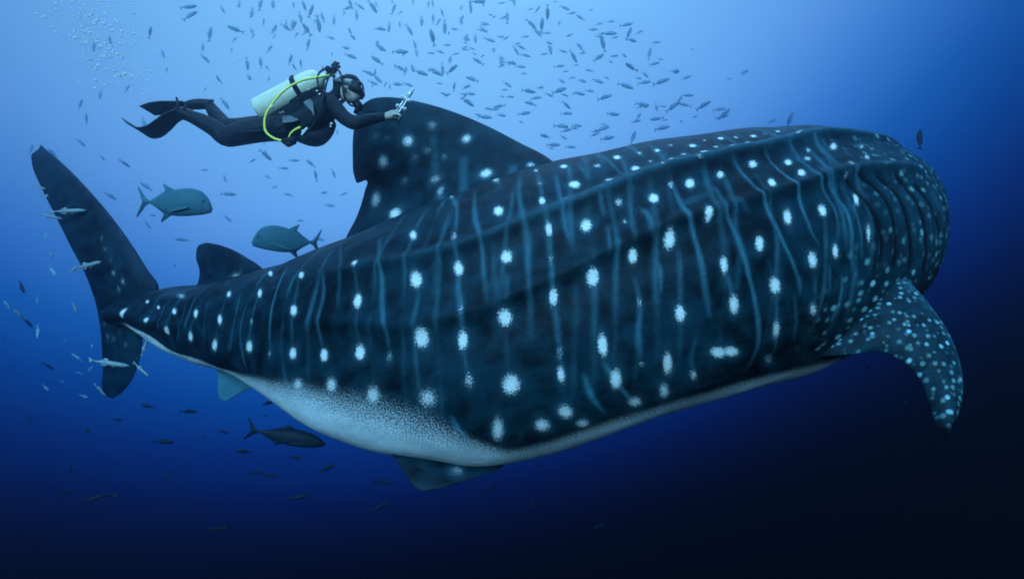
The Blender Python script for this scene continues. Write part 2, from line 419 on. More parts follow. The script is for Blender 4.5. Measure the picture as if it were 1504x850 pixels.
STRIPES = [(.42,5,[(372,398),(355,430),(345,470),(340,515)]),(.6,5,[(422,390),(407,425),(397,465),(396,515)]),(.4,4,[(337,432),(323,469),(315,507)]),
 (.45,5,[(381,430),(370,472),(366,509)]),(.35,4,[(297,440),(285,470),(279,500)]),(.3,4,[(275,445),(265,480),(258,505)]),(.28,4,[(308,436),(301,478),(299,508)]),
 (.3,6,[(443,404),(432,440),(430,519)]),(.4,7,[(475,398),(474,431),(468,469),(474,522)]),(.5,8,[(558,352),(560,400),(561,450),(569,490),(571,523)]),
 (.2,6,[(523,388),(524,441),(527,518)]),(.22,6,[(501,360),(500,400),(495,450)]),(.45,8,[(667,347),(673,393),(673,425),(678,454),(679,500),(689,558)]),
 (.5,7,[(689,241),(697,283),(700,328),(706,350),(710,400),(716,440)]),(.5,6,[(663,288),(671,310),(669,345)]),
 (.42,8,[(764,256),(762,282),(768,320),(775,355),(775,387),(777,420),(780,490)]),
 (.42,7,[(787,249),(793,270),(797,295),(804,330),(809,380),(812,435),(818,480),(822,518),(825,560)]),(.5,6,[(816,257),(824,296),(837,348),(844,363)]),
 (.4,5,[(849,242),(864,261)]),(.4,6,[(880,284),(888,312)]),(.38,6,[(893,330),(895,372)]),(.5,7,[(943,305),(955,321),(956,343)]),(.45,6,[(962,375),(971,400),(970,432)]),
 (.6,6,[(986,259),(997,291),(1010,318),(1022,348),(1029,380),(1034,419),(1043,466)]),
 (.6,6,[(1040,264),(1055,281),(1065,311),(1080,338),(1088,365),(1101,409),(1111,454),(1113,503),(1097,543)]),
 (.65,5.5,[(1077,232),(1093,252),(1112,281),(1134,318),(1149,353),(1168,397),(1174,419),(1173,432)]),
 (.65,5,[(1123,221),(1146,249),(1168,276),(1182,308),(1193,343),(1201,358)]),(.5,5,[(1164,224),(1188,244),(1208,271),(1225,301),(1231,338),(1230,350)]),
 (.45,5,[(1198,207),(1215,224),(1223,242)]),(.65,5,[(1203,244),(1223,274),(1238,298),(1249,331),(1250,375),(1252,407)]),
 (.4,4,[(1238,269),(1255,308),(1264,343),(1265,378)]),(.6,4,[(1292,338),(1294,368),(1289,397)]),(.3,5,[(1216,387),(1218,432)]),
 (.6,5,[(1235,404),(1236,424),(1231,449),(1220,473)]),(.45,4,[(1263,408),(1260,424)]),(.7,7,[(857,549),(869,581),(888,606)]),
 (.8,7,[(888,532),(904,559),(920,579),(930,591)]),(.45,7,[(933,407),(940,444),(937,489),(942,534)]),(.3,6,[(1024,491),(1016,523),(1019,550)]),
 (.28,8,[(745,400),(745,440)]),(.36,6,[(1062,355),(1063,388),(1072,419),(1078,449),(1079,471)]),(.36,6,[(1129,385),(1139,419),(1140,454),(1139,484),(1138,511),(1126,533)]),
 (.25,6,[(1195,399),(1195,454)]),(.25,6,[(1166,431),(1166,498)]),(.45,4,[(881,229),(901,244),(918,261)]),(.85,8,[(664,612),(676,632),(692,648),(706,651)]),
 (.38,3,[(1045,207),(1072,224)]),(.36,3,[(960,216),(985,232)]),(.36,3,[(1010,208),(1030,220)]),(.36,3,[(1080,196),(1105,211)]),(.36,3,[(1120,190),(1145,204)]),
 (.22,12,[(725,360),(728,420),(735,440)]),(.2,14,[(640,380),(642,440)]),(.22,12,[(1000,300),(1045,282)]),(.22,10,[(1075,290),(1098,310)]),
 (.3,4,[(1243,215),(1256,232)]),(.3,4,[(1258,205),(1272,222)]),(.3,4,[(1208,203),(1222,218)])]
GILLS = [[(1247,261),(1267,284),(1285,313),(1294,338),(1298,364),(1295,383)],
         [(1265,255),(1292,275),(1309,304),(1318,338),(1319,364),(1316,388)],
         [(1292,257),(1318,280),(1333,313),(1340,350),(1339,390)],
         [(1318,256),(1343,284),(1356,313),(1362,352),(1358,398)],
         [(1350,272),(1369,302),(1379,335),(1380,372)]]
RIDGE = [(480,400),(566,387),(628,374),(727,345),(760,328),(834,301),(879,281),(933,261),(982,245),(1040,234),(1075,223),(1139,211),(1193,197)]
BELLY = [(215,487),(260,517),(320,539),(380,545),(440,549),(520,557),(580,566),(640,592),(690,630),(745,656),(800,641),(870,619),(950,596),(1050,567),(1130,545)]

mark = np.zeros((NS, NT)); core = np.zeros((NS, NT)); white = np.zeros((NS, NT)); dense = np.zeros((NS, NT)); slit = np.zeros((NS, NT))
disp = np.zeros((NS, NT))
def rows(s0, s1):
    return slice(max(0, int(np.searchsorted(S_len, s0))-1), min(NS, int(np.searchsorted(S_len, s1))+1))
# spots
for u, v, ru, rv, br in SPOTS:
    fs = float(np.interp(u, [200, 480, 560], [.80, .88, 1.0])); ru, rv = ru*fs, rv*fs
    DX = 6; c = pick(u, v); ax = pick(u+DX, v) or pick(u-DX, v); ay = pick(u, v+DX) or pick(u, v-DX)
    if not c or not ax or not ay: continue
    sgx = DX/2 if pick(u+DX, v) else -DX/2; sgy = DX/2 if pick(u, v+DX) else -DX/2
    r = c[2]
    J = np.array([[(ax[0]-c[0])/(2*sgx), (ay[0]-c[0])/(2*sgy)], [(ax[1]-c[1])*r/(2*sgx), (ay[1]-c[1])*r/(2*sgy)]])
    if abs(np.linalg.det(J)) < 1e-7: continue
    Ji = np.linalg.inv(J)
    rr = rows(c[0]-.5, c[0]+.5)
    ds = gs[rr] - c[0]; dt = (TA[None] - abs(c[1]))*r
    px = (Ji[0, 0]*ds + Ji[0, 1]*dt)/(ru*.72); py = (Ji[1, 0]*ds + Ji[1, 1]*dt)/(rv*.72)
    d = np.sqrt(px*px + py*py)
    core[rr] = np.maximum(core[rr], br*np.clip(1.25-.62*d, 0, 1)*(d < 2))
    mark[rr] = np.maximum(mark[rr], br*.42*np.exp(-(d/1.7)**2))
def line_dist(pts):
    """metric distance of every grid vertex (both flanks) to a picked polyline"""
    q = [pick(u, v) for u, v in pts]; q = [x for x in q if x]
    if len(q) < 2: return None
    rr = rows(min(x[0] for x in q)-.4, max(x[0] for x in q)+.4)
    qa = catmull([(x[0], x[1], x[2]) for x in q], max(8, len(q)*5))
    best = np.full((rr.stop-rr.start, NT), 9.0); par = np.zeros_like(best); nq = len(qa)-1
    for kk, (a, b) in enumerate(zip(qa[:-1], qa[1:])):
        r = (a[2]+b[2])/2
        ax, ay, bx, by = a[0], a[1]*r, b[0], b[1]*r
        L2 = (bx-ax)**2 + (by-ay)**2 + 1e-12
        X, Yv = gs[rr], TA[None]*r
        t = np.clip(((X-ax)*(bx-ax) + (Yv-ay)*(by-ay))/L2, 0, 1)
        dd = np.hypot(X-(ax+t*(bx-ax)), Yv-(ay+t*(by-ay)))
        nb = dd < best
        best = np.where(nb, dd, best); par = np.where(nb, (kk+t)/nq, par)
    return rr, best, par
for br, w, pts in STRIPES:
    r_ = line_dist(pts)
    if r_ is None: continue
    rr, d, tp = r_
    wob = 1+.22*np.sin(gs[rr]*9+TA[None]*11+w)
    wm = w*.0020*wob
    endf = np.clip(np.sin(np.clip(tp, .02, .98)*math.pi), 0, 1)**.45
    mark[rr] = np.maximum(mark[rr], 1.12*br*endf*np.exp(-(d/wm)**2))
# thin lines ring the body between and through the columns of spots
LINES = [(222, 0.3), (236, 0.3), (250, 0.35), (275, 0.4), (356, 0.4), (414, 0.32), (451, 0.3), (545, 0.28), (590, 0.3), (613, 0.3), (641, 0.32), (742, 0.32), (843, 0.34), (872, 0.28), (903, 0.36), (937, 0.3), (968, 0.34), (1000, 0.3), (1063, 0.3), (1084, 0.26), (1138, 0.32), (1212, 0.36), (1240, 0.36), (1256, 0.32), (1281, 0.3)]
for k, (u, br) in enumerate(LINES):
    c = pick(u, float(np.interp(u, [215, 300, 430, 600, 800, 1000, 1250], [465, 475, 480, 470, 440, 400, 330])))
    if not c: continue
    rr = rows(c[0]-.2, c[0]+.2)
    f1, f2, f3 = rng.uniform(0, 6.28, 3)
    wobl = .013*np.sin(TA*4.3+f1) + .006*np.sin(TA*10+f2)
    wd = (.0115 + .006*rng.random())*np.clip(.55+np.interp(c[0], [0, 3.5], [0, .6]), .5, 1.15)
    amp = br*1.15*np.clip(.62+.5*np.sin(TA*5.3+f3)+.3*np.sin(TA*13+f2), .12, 1)*smooth(.10, .25, TA)*(1-smooth(1.75, 2.25, TA))
    mark[rr] = np.maximum(mark[rr], amp[None]*np.exp(-((gs[rr]-c[0]-wobl[None])/wd)**2))
for pts in GILLS:
    r_ = line_dist(pts)
    if r_ is None: continue
    rr, d, tp = r_
    slit[rr] = np.maximum(slit[rr], np.exp(-(d/.022)**2))
    disp[rr] += -.018*np.exp(-(d/.022)**2)
# ridges along the back
rq = [pick(u, v) for u, v in RIDGE]; rq = [x for x in rq if x]
rs, rt = np.array([x[0] for x in rq]), np.array([x[1] for x in rq])
rth = np.interp(S_len, rs, rt)
for _ in range(80): rth[1:-1] = (rth[:-2]+2*rth[1:-1]+rth[2:])/4
fade = smooth(rs[0]-.6, rs[0]+.8, S_len)*(1-smooth(rs[-1]+.2, rs[-1]+1.6, S_len))
dr = (TA[None] - rth[:, None])*RAD[:, None]
disp += fade[:, None]*(.050*np.exp(-(dr/.055)**2) - .022*np.exp(-((dr-.20)/.12)**2))
rfad = fade*np.interp(S_len, [pick(640, 380)[0], pick(860, 300)[0]], [.12, .36])
mark = np.maximum(mark, rfad[:, None]*np.exp(-(dr/.028)**2))
dr2 = (TA[None] - (rth[:, None]+.42))*RAD[:, None]
disp += fade[:, None]*(.034*np.exp(-(dr2/.05)**2) - .018*np.exp(-((dr2-.16)/.1)**2))
# mid-back ridge, keel on the tail stalk
disp += .03*np.exp(-((TA[None]*RAD[:, None])/.07)**2)
keel = (1-smooth(.6, 3.0, S_len))[:, None]
disp += keel*.05*np.exp(-((TA[None]-1.55)*RAD[:, None]/.06)**2)
# belly
bq = [pick(u, v) for u, v in BELLY]; bq = [x for x in bq if x]
bth = np.interp(S_len, [x[0] for x in bq], [x[1] for x in bq])
for _ in range(60): bth[1:-1] = (bth[:-2]+2*bth[1:-1]+bth[2:])/4
db = (TA[None]-bth[:, None])*RAD[:, None]
speck = np.interp(S_len, [S_len[0], pick(330, 540)[0], pick(440, 549)[0], pick(600, 570)[0], pick(720, 650)[0], S_len[-1]], [.05, .08, .48, .95, .40, .12])[:, None]
white[:] = np.clip(db/speck, 0, 1)**.75
white *= np.interp(S_len, [0, .4, 1.0], [0, .2, 1])[:, None]
# dense spots on the head
g0 = pick(1290, 240)[0]
hd = smooth(g0-.45, g0+.35, gs + .25*np.cos(TA[None]*1.0)*0)
pc = pick(1262, 462)
near = np.exp(-(((gs-pc[0])/.34)**2+((TA[None]-pc[1])*pc[2]/.42)**2)**2)
dense[:] = np.maximum(hd*.62, near*.9)*(1-smooth(.0, 1, white))
mark = np.maximum(mark, .10*hd*smooth(.35, .7, TA[None])*(1-smooth(1.6, 2.1, TA[None])))

Vb = ring_surface(disp)
# gentle large-scale unevenness of the body
bump = .008*np.sin(gs*5.1+TA[None]*3)*np.sin(TA[None]*5+gs*2.0)
Vb = ring_surface(disp+bump)
suvB = np.stack([np.broadcast_to(gs, (NS, NT)), TA[None]*RAD[:, None], np.where(THs > 0, 0.0, 7.3)[None]*np.ones((NS, 1))], -1)
GV = [Vb.reshape(-1, 3)]; GQ = [Q0]
GA = {k: [x.ravel()] for k, x in (('mark', mark), ('core', core), ('white', white), ('dense', dense), ('slit', slit))}
GS = [suvB.reshape(-1, 3)]

def add_fin(LE, TE, thick, normal, nt=70, nc=60, base_flare=0., flare_t=.12, spots=(), stripes=(), plane=None, dense_v=0., white_v=0., curve=None, mark_v=0., edge=.010, lead=0.):
    """fin between a leading-edge and a trailing-edge curve, with rounded edges and a thickness profile"""
    LEc, TEc = catmull([list(p) for p in LE], nt), catmull([list(p) for p in TE], nt)
    nrm_ = np.array(normal, float); nrm_ /= np.linalg.norm(nrm_)
    cc = (1-np.cos(np.linspace(0, math.pi, nc)))/2
    V, S = [], []
    for i in range(nt):
        t = i/(nt-1)
        ch = TEc[i]-LEc[i]
        th = thick*(1-.72*t) + base_flare*math.exp(-(t/flare_t)**2)
        prof = 1.9*np.sqrt(cc)*(1-cc)**.85*th*.5 + edge*np.sqrt(np.clip(1-(2*cc-1)**8, 0, 1))
        prof *= math.sqrt(max(0, 1-t**10))
        mid = LEc[i][None]+ch[None]*cc[:, None]
        if curve is not None: mid = mid + nrm_[None]*curve(t, cc)[:, None]
        upv = mid + nrm_[None]*prof[:, None]; dnv = mid - nrm_[None]*prof[:, None]
        V.append(np.concatenate([upv, dnv[1:-1][::-1]])); S.append(np.concatenate([mid, mid[1:-1][::-1]]))
    V = np.array(V); S = np.array(S); m = V.shape[1]
    q = ring_quads(nt, m)
    off = sum(len(x) for x in GV)
    Vf = V.reshape(-1, 3); Sf = S.reshape(-1, 3)
    cring = np.concatenate([cc, cc[1:-1][::-1]]); mk = np.maximum(mark_v, lead*np.tile(np.exp(-(cring/.16)**2), nt)); co = np.zeros(len(Vf))
    for u, v, ru, rv, br in spots:
        c = plane(u, v); ru_ = (plane(u+ru, v)-c).length; rv_ = (plane(u, v+rv)-c).length
        dz = (Sf[:, 2]-c.z)/rv_; dh = np.hypot(Sf[:, 0]-c.x, Sf[:, 1]-c.y)/ru_
        d = np.hypot(dz, dh)/1.1
        co = np.maximum(co, br*np.clip(1.25-.62*d, 0, 1)*(d < 2)); mk = np.maximum(mk, br*.55*np.exp(-(d/1.75)**2))
    for br, w, pts in stripes:
        qa = [np.array(plane(u, v)) for u, v in pts]; best = np.full(len(Sf), 9.)
        qa = catmull(qa, 16)
        for a, b in zip(qa[:-1], qa[1:]):
            ab = b-a; t = np.clip(((Sf-a)@ab)/ab.dot(ab), 0, 1)
            best = np.minimum(best, np.linalg.norm(Sf-(a+t[:, None]*ab), axis=1))
        mk = np.maximum(mk, br*np.exp(-(best/(w*.0055))**2.4))
    GV.append(Vf); GQ.append(q+off)
    GA['mark'].append(mk); GA['core'].append(co); GA['white'].append(np.full(len(Vf), white_v))
    GA['dense'].append(np.full(len(Vf), dense_v)); GA['slit'].append(np.zeros(len(Vf)))
    # texture coordinates in the fin's own plane
    e1 = LEc[-1]-LEc[0]; e1 = e1/np.linalg.norm(e1); e2 = np.cross(nrm_, e1)
    GS.append(np.stack([Sf@e1+3.3, Sf@e2+1.7, np.full(len(Sf), 2.0)], -1)*(1.5 if dense_v else 1.0))
def vplane(p, h):
    p = Vector(p); n = Vector((h[1], -h[0], 0)).normalized()
    def f(u, v):
        d = P(u, v, 1); return d*(p.dot(n)/d.dot(n))
    return f, n
def spine_at(u):
    uu = 752+F*C3[:NS*2//3, 0]/C3[:NS*2//3, 1]
    i = int(np.argmin(np.abs(uu-u))); return C3[i]
# first dorsal fin
a_, b_ = spine_at(520), spine_at(830)
dpl, dn = vplane((a_[0], a_[1]-.05, 0), (b_[0]-a_[0], b_[1]-a_[1]))
DLE = [(848,290),(815,240),(760,208),(700,178),(650,159),(612,149),(585,144),(562,143)]
DTE = [(500,420),(507,352),(524,318),(536,280),(539,266),(533,264),(525,269),(520,258),(518,232),(519,196),(523,170),(532,155),(545,146),(562,143)]
FSP = [(603,209,6,6,.7),(638,186,5,5,.42),(566,239,6,7,.7),(689.5,207,5,5,.72),(727,263,6,5,.85),(732,309,7,7,1),(650.5,268,7,6,.45),(601,268,6,5,.32),
       (557,294,6,9,.62),(596,318,7,6,.85),(663,288,4,6,.5),(633,224,6,5,.32),(615,234,5,5,.3),(659,234,5,5,.3),(571,204,5,5,.22),(554,202,5,5,.25),(787,249,4,3,.6)]
FST = [(.32,7,[(689,241),(697,283),(700,328)]),(.4,6,[(663,288),(671,310),(669,345)]),(.35,7,[(764,256),(762,282),(768,320)]),(.25,8,[(640,210),(645,240),(652,268)])]
add_fin([dpl(u, v) for u, v in DLE], [dpl(u, v) for u, v in DTE], .17, (-dn[0], -dn[1], 0) if dn[1] > 0 else dn, nt=150, nc=120,
        base_flare=.80, flare_t=.30, spots=FSP, stripes=FST, plane=dpl)
# second dorsal fin
a_, b_ = spine_at(285), spine_at(400)
spl, sn_ = vplane((a_[0], a_[1]-.03, 0), (b_[0]-a_[0], b_[1]-a_[1]))
add_fin([spl(*q) for q in [(405,425),(387,396),(362,378),(340,366),(320,359),(303,356)]],
        [spl(*q) for q in [(280,450),(282,430),(291,414),(293,398),(288,378),(290,363),(303,356)]], .09, sn_, nt=80, nc=60,
        base_flare=.14, flare_t=.2, spots=[(353,407,5,5,.5)], plane=spl)
# tail fin
pe = spine_at(205)
cpl, cn_ = vplane((pe[0], pe[1]+.03, 0), (-.97, .24))
TF = [(60,213),(95,243),(130,279),(165,320),(192,358),(215,395),(232,421),(226,452),(211,487),(208,512),(203,535),(192,560),(178,577),(166,585)]
TR = [(57,219),(46,229),(47,240),(62,278),(86,326),(105,364),(124,400),(139,440),(147,480),(150,515),(151,545),(150,568),(155,580),(166,585)]
TSP = [(176,401,2.5,4,.5),(190,413,2,3,.5),(183,424,2,4,.4),(155,350,2,3,.35),(162,366,2,3,.35),(172,383,2,3,.3),(160,492,2,3,.3),(170,497,2,3,.3),(188,506,2,2.5,.3),(157,476,2,3,.25),(180,488,2,3,.25)]
LEn, TEn = [cpl(*q) for q in TF], [cpl(*q) for q in TR]
LEc, TEc = catmull([list(p) for p in LEn], 160), catmull([list(p) for p in TEn], 160)
def add_tail():
    nt, nc = 160, 60
    cc = (1-np.cos(np.linspace(0, math.pi, nc)))/2
    nn = np.array(cn_); V, S = [], []
    for i in range(nt):
        t = i/(nt-1); g = math.exp(-((t-.56)/.16)**2)
        th = .030 + .17*g
        prof = 1.9*np.sqrt(cc)*(1-cc)**.9*th*.5 + .010*np.sqrt(np.clip(1-(2*cc-1)**8, 0, 1))
        prof *= min(1, 10*t+.15, 10*(1-t)+.15)
        mid = LEc[i][None]+(TEc[i]-LEc[i])[None]*cc[:, None]
        V.append(np.concatenate([mid+nn*prof[:, None], (mid-nn*prof[:, None])[1:-1][::-1]])); S.append(np.concatenate([mid, mid[1:-1][::-1]]))
    Vf, Sf = np.array(V).reshape(-1, 3), np.array(S).reshape(-1, 3)
    off = sum(len(x) for x in GV); GV.append(Vf); GQ.append(ring_quads(nt, 2*nc-2)+off)
    mk = np.zeros(len(Vf)); co = np.zeros(len(Vf))
    for u, v, ru, rv, br in TSP:
        c = cpl(u, v); d = np.linalg.norm((Sf-np.array(c))/np.array([.022, .022, .032]), axis=1)/1.1
        co = np.maximum(co, br*np.clip(1.25-.62*d, 0, 1)*(d < 2)); mk = np.maximum(mk, br*.4*np.exp(-(d/1.75)**2))
    for k, x in (('mark', mk), ('core', co), ('white', mk*0), ('dense', mk*0), ('slit', mk*0)): GA[k].append(x)
    GS.append(np.stack([Sf[:, 2]*1.0, Sf[:, 0], np.full(len(Sf), 5.0)], -1))
add_tail()
# pectoral fins: the near one droops towards the camera, the far one mirrors it
def lerp_fin(pts, Ys): return [P(u, v, y) for (u, v), y in zip(pts, Ys)]
PLE = lerp_fin([(1296,392),(1334,412),(1362,444),(1389,482),(1407,525),(1414,565),(1409,602),(1388,641)], [4.75,4.14,4.02,3.94,3.88,3.83,3.79,3.77])
PTE = lerp_fin([(1190,470),(1205,522),(1250,520),(1292,517),(1325,530),(1348,552),(1364,590),(1374,622),(1388,641)], [4.55,4.12,4.00,3.93,3.88,3.84,3.81,3.78,3.77])
pn = (PLE[3]-PLE[1]).cross(PTE[3]-PLE[3]).normalized()
if pn.z < 0: pn = -pn
add_fin(PLE, PTE, .16, pn, nt=120, nc=80, base_flare=.16, flare_t=.22, dense_v=1.0, curve=lambda t, c: .05*np.sin(c*math.pi), mark_v=.05, lead=.28)
mo = Vector((3.25, 5.52, 0)); mn = Vector((SD[int(NS*.72)][0], SD[int(NS*.72)][1], 0)).normalized()
def mirror(p, lift=.35):
    q = p - mn*(2*(p-mo).dot(mn)); q.z = .1+(q.z+.1)*lift; return q
add_fin([mirror(p) for p in PLE], [mirror(p) for p in PTE], .16, (0, 0, 1), nt=60, nc=40, base_flare=.16, flare_t=.22, dense_v=1.0)
# pelvic fin and anal fin under the belly
YL = 4.42
add_fin(lerp_fin([(752,660),(738,685),(706,699),(668,711),(638,719),(618,721)], [4.62, 4.50, 4.38, 4.30, 4.26, 4.25]),
        lerp_fin([(560,630),(570,659),(582,676),(595,695),(606,711),(618,721)], [4.62, 4.52, 4.42, 4.34, 4.28, 4.25]),
        .06, (0, -.75, .66), nt=70, nc=60, base_flare=.05, flare_t=.2, mark_v=.02, spots=[(631,674,9,6,.45),(672,689,8,7,.45)], plane=lambda u, v: P(u, v, 4.38), edge=.008)
YA = float(spine_at(345)[1])
add_fin(lerp_fin([(392,552),(372,568),(356,576),(342,584),(331,590)], [YA-.1, YA-.12, YA-.12, YA-.13, YA-.13]),
        lerp_fin([(312,525),(319,546),(320,560),(320,574),(324,586),(331,590)], [YA-.1]*2+[YA-.12]*4), .045, (0, -1, .2), nt=50, nc=40, base_flare=.03, mark_v=.75, edge=.008)

allV = np.concatenate(GV); allQ = np.concatenate(GQ)
centre = Vector((0.3, 4.8, 0.0))
me = mesh_np('body', allV - np.array(centre)[None], allQ, {k: np.concatenate(v) for k, v in GA.items()}, {'suv': np.concatenate(GS)})
me.materials.append(M['skin'])
shark = tag(empty('whale_shark', centre), 'huge dark whale shark with pale spots and stripes cruising past diver', 'whale shark')
body = bpy.data.objects.new('body', me); COL.objects.link(body); body.parent = shark
# eyes on the far, turned-away head
ie = NS-52
for sgn in (1, -1):
    p = Vector(C3[ie]) + Vector(SD[ie])*(sgn*Bb[ie]*.99) - Vector((0, 0, .05))
    geo_obj('eye', ball_geo(p, .045), M['eye'], shark, origin=p)

# ================================================================== DIVER
YD = 4.3
MPP = YD/F                                  # metres per photograph pixel at the diver
def D(u, v, dy=0.0): return P(u, v, YD + dy)
def chain(pts, seg=14, n=None):
    return tube_geo([D(u, v, dy) for u, v, dy, r in pts], [r*MPP for *_, r in pts], seg, n=n or len(pts)*5)
def remesh_obj(name, geo, voxel, mats, parent, origin, smooth_it=4, classify=None):
    V, Q = geo
    me = bpy.data.meshes.new(name); me.from_pydata([tuple(v) for v in V], [], [list(dict.fromkeys(f)) for f in Q])
    ob = bpy.data.objects.new(name, me); COL.objects.link(ob)
    md = ob.modifiers.new('r', 'REMESH'); md.mode = 'VOXEL'; md.voxel_size = voxel; md.use_smooth_shade = True
    sm = ob.modifiers.new('s', 'SMOOTH'); sm.iterations = smooth_it; sm.factor = .5
    dg = bpy.context.evaluated_depsgraph_get()
    m2 = bpy.data.meshes.new_from_object(ob.evaluated_get(dg))
    ob.modifiers.clear(); ob.data = m2; bpy.data.meshes.remove(me); m2.name = name
    co = np.zeros(len(m2.vertices)*3, np.float32); m2.vertices.foreach_get('co', co); co = co.reshape(-1, 3)
    if classify is not None:
        fc = np.zeros(len(m2.polygons)*3, np.float32); m2.polygons.foreach_get('center', fc); fc = fc.reshape(-1, 3)
        uu = 752+F*fc[:, 0]/fc[:, 1]; vv = 425-F*fc[:, 2]/fc[:, 1]
        m2.polygons.foreach_set('material_index', classify(uu, vv, fc[:, 1]-YD).astype(np.int32))
    m2.vertices.foreach_set('co', (co-np.array(origin)[None]).ravel().astype(np.float32))
    m2.polygons.foreach_set('use_smooth', np.ones(len(m2.polygons), bool))
    for m in mats: m2.materials.append(m)
    ob.parent = parent; ob.location = Vector(origin)-parent.location
    m2.update()
    return ob
dorg = D(440, 185)
diver = tag(empty('person', dorg), 'scuba diver in black wetsuit and mask swimming level with one arm stretched forward', 'person')
g = [chain([(424,186,0,17),(446,180,0,19),(468,166,0,20),(488,148,0,16)]),
     chain([(424,186,-.07,15),(446,180,-.09,16),(468,166,-.11,16),(487,149,-.13,13)]), chain([(424,186,.07,15),(446,180,.09,16),(468,166,.11,16),(487,149,.13,13)]),
     chain([(485,152,0,12),(496,143,0,11.5),(507,133,0,11)]),
     chain([(511,120,0,15),(514,128,0,16.5),(517,138,0,14),(520,147,0,9.5)]), chain([(505,122,0,14),(509,128,0,14)]),      # skull, jaw
     chain([(527,138,0,3.2),(530,141,0,2.6)]),                                                                        # nose under the mask
     chain([(424,188,-.09,18),(380,191,-.10,17.5),(346,198,-.10,16),(334,201,-.10,14.5),(316,189,-.10,12.5),(292,176,-.10,10.5),(272,168,-.10,7.5)]),
     chain([(424,186,.09,18),(380,187,.11,17),(346,189,.12,15.5),(334,187,.13,14),(322,175,.17,11.5),(311,160,.21,9),(306,153,.22,7.5)]),
     chain([(484,150,-.15,13),(497,164,-.19,11),(508,175,-.20,9.8),(519,181,-.20,9.2),(535,177.5,-.17,8.6),(552,173.5,-.13,7.2),(564,171.5,-.11,5.6)]),
     chain([(484,150,.15,13),(497,163,.19,11),(508,173,.20,9.8),(520,178,.19,9.0),(538,176,.13,8.2),(556,173.5,.04,6.8),(567,172.5,-.01,5.4)]),
     chain([(505,128,-.095,2.6),(504.5,133,-.095,2.4)], 8), chain([(505,128,.095,2.6),(504.5,133,.095,2.4)], 8)]          # ears
# near hand: palm, four fingers closing round the arm of the rig, thumb from the side of the palm
g += [chain([(563,171.5,-.11,5.0),(570,170.5,-.115,5.6),(577,170,-.12,5.4)]), chain([(565,171.5,-.085,4.6),(571,171,-.085,5.0),(577,170.5,-.09,4.8)])]
for k, (dy, L) in enumerate([(-.135, 0.0), (-.117, 1.5), (-.099, 1.0), (-.082, -1.0)]):
    g.append(chain([(575,169+k*.6,dy,2.0),(583+L*.6,167.5+k*1.6,dy-.012,1.9),(588+L,169.5+k*2.0,dy-.018,1.75),(588+L*.7,173.5+k*1.6,dy+.004,1.6),(585,175.2+k*1.2,dy+.02,1.45)], 10))
g.append(chain([(568,168,-.13,2.4),(574,164.5,-.142,2.2),(581,163.5,-.135,1.9),(585.5,164.5,-.12,1.6)], 10))
# far hand
g += [chain([(566,173.5,0,5.0),(573,173,-.015,5.4),(579,172.5,-.025,5.0)])]
for k, dy in enumerate([-.05, -.033, -.016, .002]):
    g.append(chain([(577,171.5+k,dy,2.0),(584,172+k*1.6,dy-.012,1.9),(588,175+k*1.6,dy-.01,1.75),(586,178+k,dy+.012,1.5)], 10))
g.append(chain([(571,170,-.04,2.4),(577,167.5,-.06,2.1),(582,167.5,-.075,1.8)], 10))
def cls(u, v, dy):
    hand = u > 565.5
    head = (u > 500) & (v < 156) & (u + (v-120)*.25 > 503) & (np.abs(dy) < .14) & (u-(v-150)*1.0 > 499)
    return np.where(hand | head, 1, 0)
remesh_obj('body', join_geo(*g), .0065, [M['neoprene'], M['face']], diver, dorg, 4, cls)
# hood: top and back of the head
hg = join_geo(chain([(510,119.5,0,16.2),(513,127,0,17.6),(515,133,0,15.5)]), chain([(503.5,122,0,15),(506,130,0,14.6),(500,140,0,13.5)]))
hood = remesh_obj('hood', hg, .008, [M['neoprene']], diver, dorg, 5)
bm = bmesh.new(); bm.from_mesh(hood.data)
kill = []
for f in bm.faces:
    c = f.calc_center_median()+dorg
    u = 752+F*c.x/YD; v = 425-F*c.z/YD
    if v > 120.5+(u-512)*.10 and u > 503+max(0, (v-141))*-.6: kill.append(f)
bmesh.ops.delete(bm, geom=kill, context='FACES')
bm.to_mesh(hood.data); bm.free()
so = hood.modifiers.new('thick', 'SOLIDIFY'); so.thickness = .006; so.offset = 0
# mask: soft skirt, frame, two lenses, strap
def ringpts(cu, cv, hw, hh, n=20, x=0.0, tilt=.12):
    out = []
    for k in range(n):
        a = 2*math.pi*k/n
        y = hw*np.sign(math.cos(a))*abs(math.cos(a))**.6; z = hh*np.sign(math.sin(a))*abs(math.sin(a))**.6
        p = D(cu, cv, 0)+Vector((x - z*tilt - abs(y)**2*1.6, y, z)); out.append(p)
    return out
def loft(rings, close=True):
    V = [p for r_ in rings for p in r_]; n = len(rings[0]); Q = []
    for i in range(len(rings)-1):
        for j in range(n):
            k = (j+1) % n; Q.append((i*n+j, i*n+k, (i+1)*n+k, (i+1)*n+j))
    return V, Q
sk = loft([ringpts(521,131,.082,.050,x=-.03), ringpts(524,131,.086,.054,x=-.005), ringpts(529,131,.080,.049,x=.01), ringpts(531.5,131,.076,.045,x=.012), ringpts(531.5,131,.068,.038,x=.012), ringpts(529,131,.066,.036,x=.008)])
mask = geo_obj('mask', sk, M['rubber'], diver, origin=D(526,131))
fr = geo_obj('nose_pocket', tube_geo([D(527,136), D(532,139), D(531,143), D(525,144)], [.012,.018,.017,.010], 12), M['rubber'], diver, origin=D(528,139))
